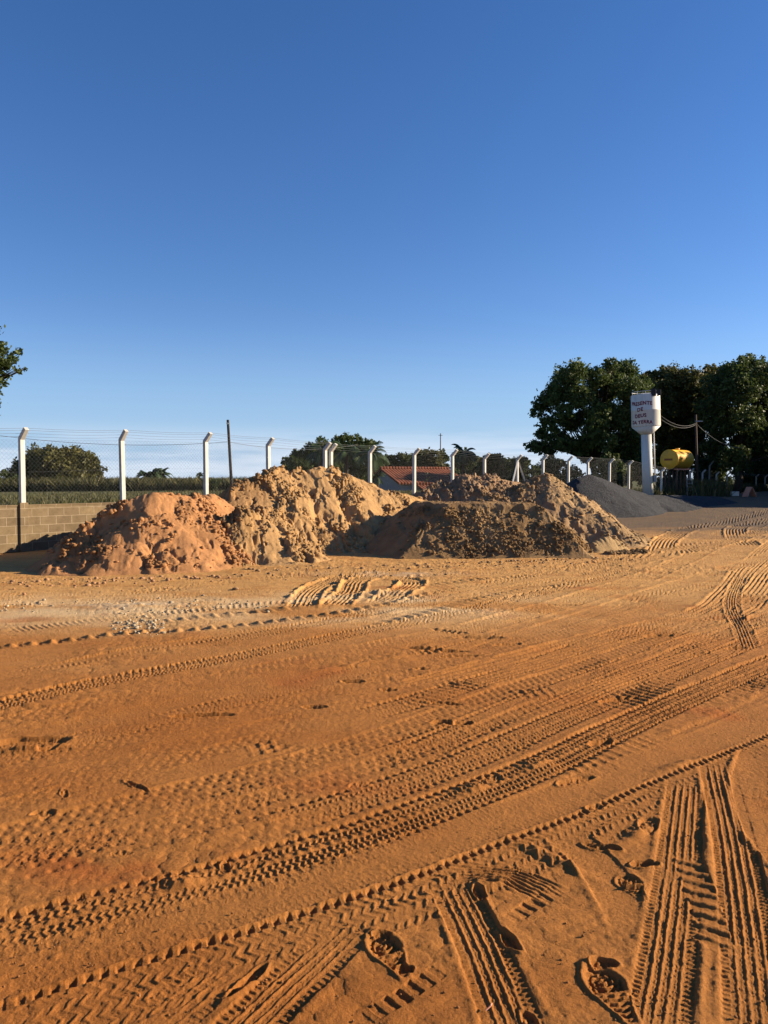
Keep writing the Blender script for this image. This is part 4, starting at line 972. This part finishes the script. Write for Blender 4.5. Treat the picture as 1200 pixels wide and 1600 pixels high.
# ------------------------------------------------------------------ house
hz = at(655, 760, 46); hb = gbase(655, 46)
hs = thing('house', 'white house with red clay tiled roof behind the fence', 'house', (hb[0]-.1, 46, hb[2]-.4), R(27))
sc = 46/1200.
rt = at(655, 732, 46)[2]-hs.location.z; ev = at(655, 750, 46)[2]-hs.location.z
L_ = 3.9; Dp = 3.2
b = MB(); x0, x1 = -2.2, 1.9
b.add([(x0, -1.9, 0), (x1, -1.9, 0), (x1, 1.9, 0), (x0, 1.9, 0), (x0, -1.9, ev), (x1, -1.9, ev), (x1, 1.9, ev), (x0, 1.9, ev), (x0, 0, rt-.12), (x1, 0, rt-.12)],
      [(0, 1, 5, 4), (1, 2, 6, 9, 5), (2, 3, 7, 6), (3, 0, 4, 8, 7)]); b.build('wall', M['plaster'], hs)
def slab(b, p, th=.10):
    p = [Vector(q) for q in p]; n = (p[1]-p[0]).cross(p[3]-p[0]).normalized()*th
    b.add(p+[q-n for q in p], [(0, 1, 2, 3), (7, 6, 5, 4), (0, 4, 5, 1), (1, 5, 6, 2), (2, 6, 7, 3), (3, 7, 4, 0)])
k_ = (rt-ev)/1.9
b = MB(); slab(b, [(x0-.3, -2.3, rt-2.3*k_), (x1+.3, -2.3, rt-2.3*k_), (x1+.3, 0, rt), (x0-.3, 0, rt)]); slab(b, [(x1+.3, 2.3, rt-2.3*k_), (x0-.3, 2.3, rt-2.3*k_), (x0-.3, 0, rt+.003), (x1+.3, 0, rt+.003)])
rf = b.build('roof', M['roof'], hs)
b = MB(); b.tube([(x0-.3, 0, rt+.02), (x1+.3, 0, rt+.02)], .09, 8); b.build('ridge_cap', M['roof'], rf)
b = MB(); slab(b, [(x0+.9, -3.6, ev-.75), (x1+.3, -3.6, ev-.75), (x1+.3, -2.0, ev-.17), (x0+.9, -2.0, ev-.17)], .08); b.build('porch_roof', M['roof'], hs)
for xx in (x0+1.0, x0+2.3, x1+.2):
    b = MB(); b.box((xx, -3.45, (ev-.85)/2), (.12, .12, ev-.85)); b.build('porch_post', M['pane_dark'], hs)
b = MB(); b.box((-2.12, -.1, ev-.1), (.05, .8, .6)); w_ = b.build('window', M['concrete'], hs); b = MB(); b.box((-2.15, -.1, ev-.1), (.04, .66, .46)); b.build('pane', M['glass'], w_)
b = MB(); b.box((.2, -1.92, ev-1.1), (.9, .05, 1.9)); d_ = b.build('door', M['pane_dark'], hs)
# radio mast behind
mb = gbase(688, 95); mt = at(688, 677, 95)
t = thing('radio_mast', 'thin mast standing up behind the roof and trees', 'mast', mb)
b = MB(); b.tube([(0, 0, 0), (0, 0, mt[2]-mb[2])], [.09, .05], 6); b.build('mast', M['rust'], t)
b = MB(); b.tube([(-.25, 0, mt[2]-mb[2]-.25), (.25, 0, mt[2]-mb[2]-.25)], .03, 5); b.build('antenna', M['rust'], t)

# ------------------------------------------------------------------ water tower
Zt = 47.0; s_ = Zt/FPX
tp = gbase(1013, Zt); tb_ = (at(1013, 765, Zt)[0], Zt, .3)
tw = thing('water_tower', 'white goblet water tower with red lettering, right of the gravel heap', 'water tower', tb_)
tw.rotation_euler = (0, R(-2.4), 0)
zr = lambda py: at(1008, py, Zt)[2]-.3
Rk = 21.6*s_; Rc = 8.0*s_
b = MB(); b.lathe([(Rk*.97, zr(667)), (Rk, zr(665.5)), (Rk, zr(642)), (Rk*1.012, zr(641.6)), (Rk*1.012, zr(641)), (Rk, zr(640.6)), (Rk, zr(618)), (Rk*.97, zr(617))], 64); tk = b.build('tank', M['white'], tw, smooth=True)
b = MB(); b.lathe([(Rc, zr(679)), (Rk*.97, zr(667)-.001)], 64); b.build('tank_cone', M['white'], tw, smooth=True)
b = MB(); b.lathe([(Rc, -.2), (Rc, zr(679)-.001)], 48); b.build('column', M['white'], tw, smooth=True)
b = MB(); b.lathe([(Rk*.96, zr(617)+.001), (Rk*.5, zr(616)), (Rk*.12, zr(614.5))], 48); b.build('lid', M['white'], tw, smooth=True)
rail = MB()
for k in range(10):
    a = k/10*2*math.pi; p = (math.cos(a)*Rk*.93, math.sin(a)*Rk*.93)
    rail.tube([(p[0], p[1], zr(618)), (p[0], p[1], zr(612.5))], .018, 5)
rail.tube([(math.cos(k/24*2*math.pi)*Rk*.93, math.sin(k/24*2*math.pi)*Rk*.93, zr(612.5)) for k in range(25)], .02, 5); rail.build('railing', M['white'], tw)
for xx, yy_, ww, hh in ((.22, -.80, .28, .42), (.58, -.60, .28, .34)):
    b = MB(); b.box((xx, yy_, zr(617)+.06), (ww, .14, hh)); b.build('floodlight', M['black'], tw, bevel=.02)
b = MB(); b.tube([(.05, -.5, zr(612)), (.4, -.3, zr(611)), (.78, -.1, zr(613))], .035, 6); b.build('light_bracket', M['black'], tw)
b = MB(); b.tube([(Rc+.10, -.12, zr(676)), (Rc+.10, -.12, zr(758))], .035, 8); b.tube([(Rk*.8, -.12, zr(668)), (Rc+.10, -.12, zr(676))], .035, 8); b.build('pipe', M['white'], tw, smooth=True)
b = MB()
for sx in (0, .16): b.tube([(Rc+.2+sx*.0, .05+sx, zr(672)), (Rc+.2, .05+sx, zr(745))], .012, 5)
b.build('ladder', M['wire'], tw)
b = MB(); b.box((Rc+.08, -.16, zr(748)), (.18, .18, .42)); b.build('control_box', M['concrete'], tw, bevel=.01)
def lettering(text, size, z, parent, mat, Rr, ang0, name='lettering', ex=.012, spacing=1.12):
    c = bpy.data.curves.new('t', 'FONT'); c.body = text; c.size = size; c.align_x = 'CENTER'; c.align_y = 'CENTER'; c.space_character = spacing; c.offset = .012
    o = bpy.data.objects.new('t', c); COL.objects.link(o); dg = bpy.context.evaluated_depsgraph_get()
    me = bpy.data.meshes.new_from_object(o.evaluated_get(dg)); bpy.data.objects.remove(o)
    import bmesh
    bm = bmesh.new(); bm.from_mesh(me); bmesh.ops.triangulate(bm, faces=bm.faces)
    bmesh.ops.subdivide_edges(bm, edges=[e for e in bm.edges if e.calc_length() > .06], cuts=2); bm.to_mesh(me); bm.free()
    j = random.Random(len(text))
    for v in me.vertices:
        x, y = v.co.x*.92, v.co.y+.02*math.sin(v.co.x*7); a = ang0+x/Rr
        v.co = (math.cos(a)*(Rr+ex), math.sin(a)*(Rr+ex), z+y)
    me.name = name; me.materials.append(mat); ob = bpy.data.objects.new(name, me); COL.objects.link(ob); ob.parent = parent; return ob
face = math.atan2(-Zt, -tb_[0])      # towards the yard
for tx, py, sz in (('PRESENTE', 631, .30), ('DE', 640.5, .30), ('DEUS', 650, .30), ('DA TERRA', 660, .28)):
    lettering(tx, sz, zr(py)-.02, tk, M['letter'], Rk*1.0, face-R(19)+(R(-3) if tx in ('DE', 'DEUS') else 0))

# yellow tank on its stand
Zy = 55.0; sy = Zy/FPX
yc = at(1058, 718, Zy); yb = gbase(1058, Zy)
yt_ = thing('fuel_tank', 'yellow horizontal cylinder tank raised on a steel stand by the tower', 'tank', (yc[0], Zy, yb[2]))
ax = R(228-180+0)     # long axis heading
az_ = R(231); e = Vector((math.sin(az_), math.cos(az_), 0)); Ry = 15*sy; Lc = 2.1; hc = yc[2]-yb[2]
Mx = Matrix.Translation((0, 0, hc)) @ e.to_track_quat('Z', 'Y').to_matrix().to_4x4()
b = MB(); b.lathe([(Ry*.86, -Lc/2-.08), (Ry*.98, -Lc/2-.02), (Ry, -Lc/2), (Ry, Lc/2-.02), (Ry*1.015, Lc/2-.02), (Ry*1.015, Lc/2+.01), (Ry*.985, Lc/2+.01), (Ry*.96, Lc/2+.02), (Ry*.5, Lc/2+.09)], 48)
b.build('tank', M['yellow'], yt_, smooth=True, M=Mx)
b = MB(); b.lathe([(.16, -.02), (.16, .10), (.13, .12)], 20, (0, 0, hc+Ry)); b.build('filler_cap', M['yellow'], yt_, smooth=True)
b = MB(); b.box((0, 0, 0), (.62, .02, .14)); 
side = e.cross(Vector((0, 0, 1))).normalized()
c_ = e*(Lc/2+.10)+Vector((0, 0, hc-.02)); Ml = Matrix.Translation(c_) @ Matrix.Rotation(math.atan2(side.y, side.x), 4, 'Z')
b.build('nameplate', M['brownletter'], yt_, M=Ml)
st = MB()
for a in (-.7, -.25, .25, .7):
    for s2 in (-.45, .45):
        q = e*a*1.1+side*s2; st.box((q.x, q.y, (hc-Ry)/2), (.09, .09, hc-Ry))
st.build('stand', M['rust'], yt_)
for a in (-.75, .75):
    b = MB(); q = e*a; b.box((q.x, q.y, hc-Ry-.0), (.12, 1.15, .12), rz=math.atan2(side.y, side.x)-R(90)); b.build('beam', M['rust'], yt_)
b = MB(); q = side*(-.35)+e*.2; b.box((q.x, q.y-.3, hc-Ry-.02), (1.1, .5, .07)); b.build('platform', M['clay'], yt_)
# ladder beside it
lx = gbase(1078, 54); t = thing('ladder', 'pale ladder standing at the right end of the yellow tank', 'ladder', (lx[0], 54, lx[2]), R(10))
b = MB(); b.tube([(-.2, 0, 0), (-.2, .1, 1.35)], .03, 6); b.tube([(.2, 0, 0), (.2, .1, 1.35)], .03, 6); b.build('rail', M['concrete'], t)
for k in range(5):
    b = MB(); b.tube([(-.2, .02*k, .2+.25*k), (.2, .02*k, .2+.25*k)], .02, 6); b.build('rung', M['concrete'], t)
# service pole and wires
sp = gbase(1090, 58); stp = at(1087, 648, 58)
t = thing('service_pole', 'slim grey concrete service pole right of the yellow tank', 'pole', sp)
b = MB(); b.tube([(0, 0, -.2), (stp[0]-sp[0], 0, stp[2]-sp[2])], [.12, .08], 8); b.build('pole', M['pane_dark'], t, smooth=True)
b = MB(); b.box((-.05, -.15, stp[2]-sp[2]-.5), (.5, .12, .09)); b.build('crossarm', M['concrete'], t)
a0 = (tb_[0]+.8, Zt, zr(645)+.3); 
for i, (za, zb2) in enumerate(((0, 0), (-.22, -.12))):
    wire([(a0[0]-.3, a0[1], a0[2]+za), (stp[0], 57.9, stp[2]-.65+zb2), at(1160, 700+4*i, 58)] if i == 0 else [(a0[0]-.3, a0[1], a0[2]+za), (stp[0], 57.9, stp[2]-.75)], .016, ('upper sagging wire from the tower to the service pole' if i == 0 else 'lower sagging wire from the tower to the service pole'), .45)
# bits under the far fence
wb = gbase(1148, 55)
t = thing('cooler_box', 'small white box on the ground below the far right fence', 'box', wb, R(-20))
b = MB(); b.box((0, 0, .15), (.54, .36, .26)); b.build('body', M['white'], t, bevel=.02); b = MB(); b.box((0, 0, .31), (.56, .38, .06)); b.build('lid', M['white'], t, bevel=.015)
wb = gbase(1135, 56); t = thing('bucket', 'tiny white bucket left of the white box under the fence', 'bucket', wb)
b = MB(); b.lathe([(.10, 0), (.14, .28), (.145, .28), (.13, .27)], 20); b.build('body', M['white'], t, smooth=True)
b = MB(); b.tube([(-.14, 0, .27), (-.08, 0, .40), (.08, 0, .40), (.14, 0, .27)], .008, 5); b.build('handle', M['wire'], t)
wb = gbase(1171, 54)
t = thing('leaning_boards', 'salmon coloured boards propped together like a tent at far right', 'boards', wb, R(20))
for sg in (-1, 1):
    b = MB(); b.box((sg*.22, 0, .34), (.04, .5, .80), M=Matrix.Rotation(R(-30*sg), 4, 'Y')); b.build('board', M['clay'], t)
bs = gbase(1108, 66); t = thing('bent_post', 'dim bent concrete post standing alone behind the far fence', 'post', bs)
tz = at(1108, 720, 66)[2]-bs[2]
b = MB(); b.tube([(0, 0, 0), (0, 0, tz-.45), (.30, -.1, tz)], .07, 6); b.build('shaft', M['concrete'], t)
tx, ty = onground(767, 1577)
b = MB(); b.tube([(tx-.018, ty-.012, float(gz(tx, ty))+.006), (tx, ty, float(gz(tx, ty))+.013), (tx+.006, ty+.018, float(gz(tx, ty))+.008)], [.0025, .003, .002], 6)
tag(b.build('twig', M['clay'], None), 'tiny pale crooked twig lying in the ribbed tyre print at the bottom', 'twig')
print('scene built')
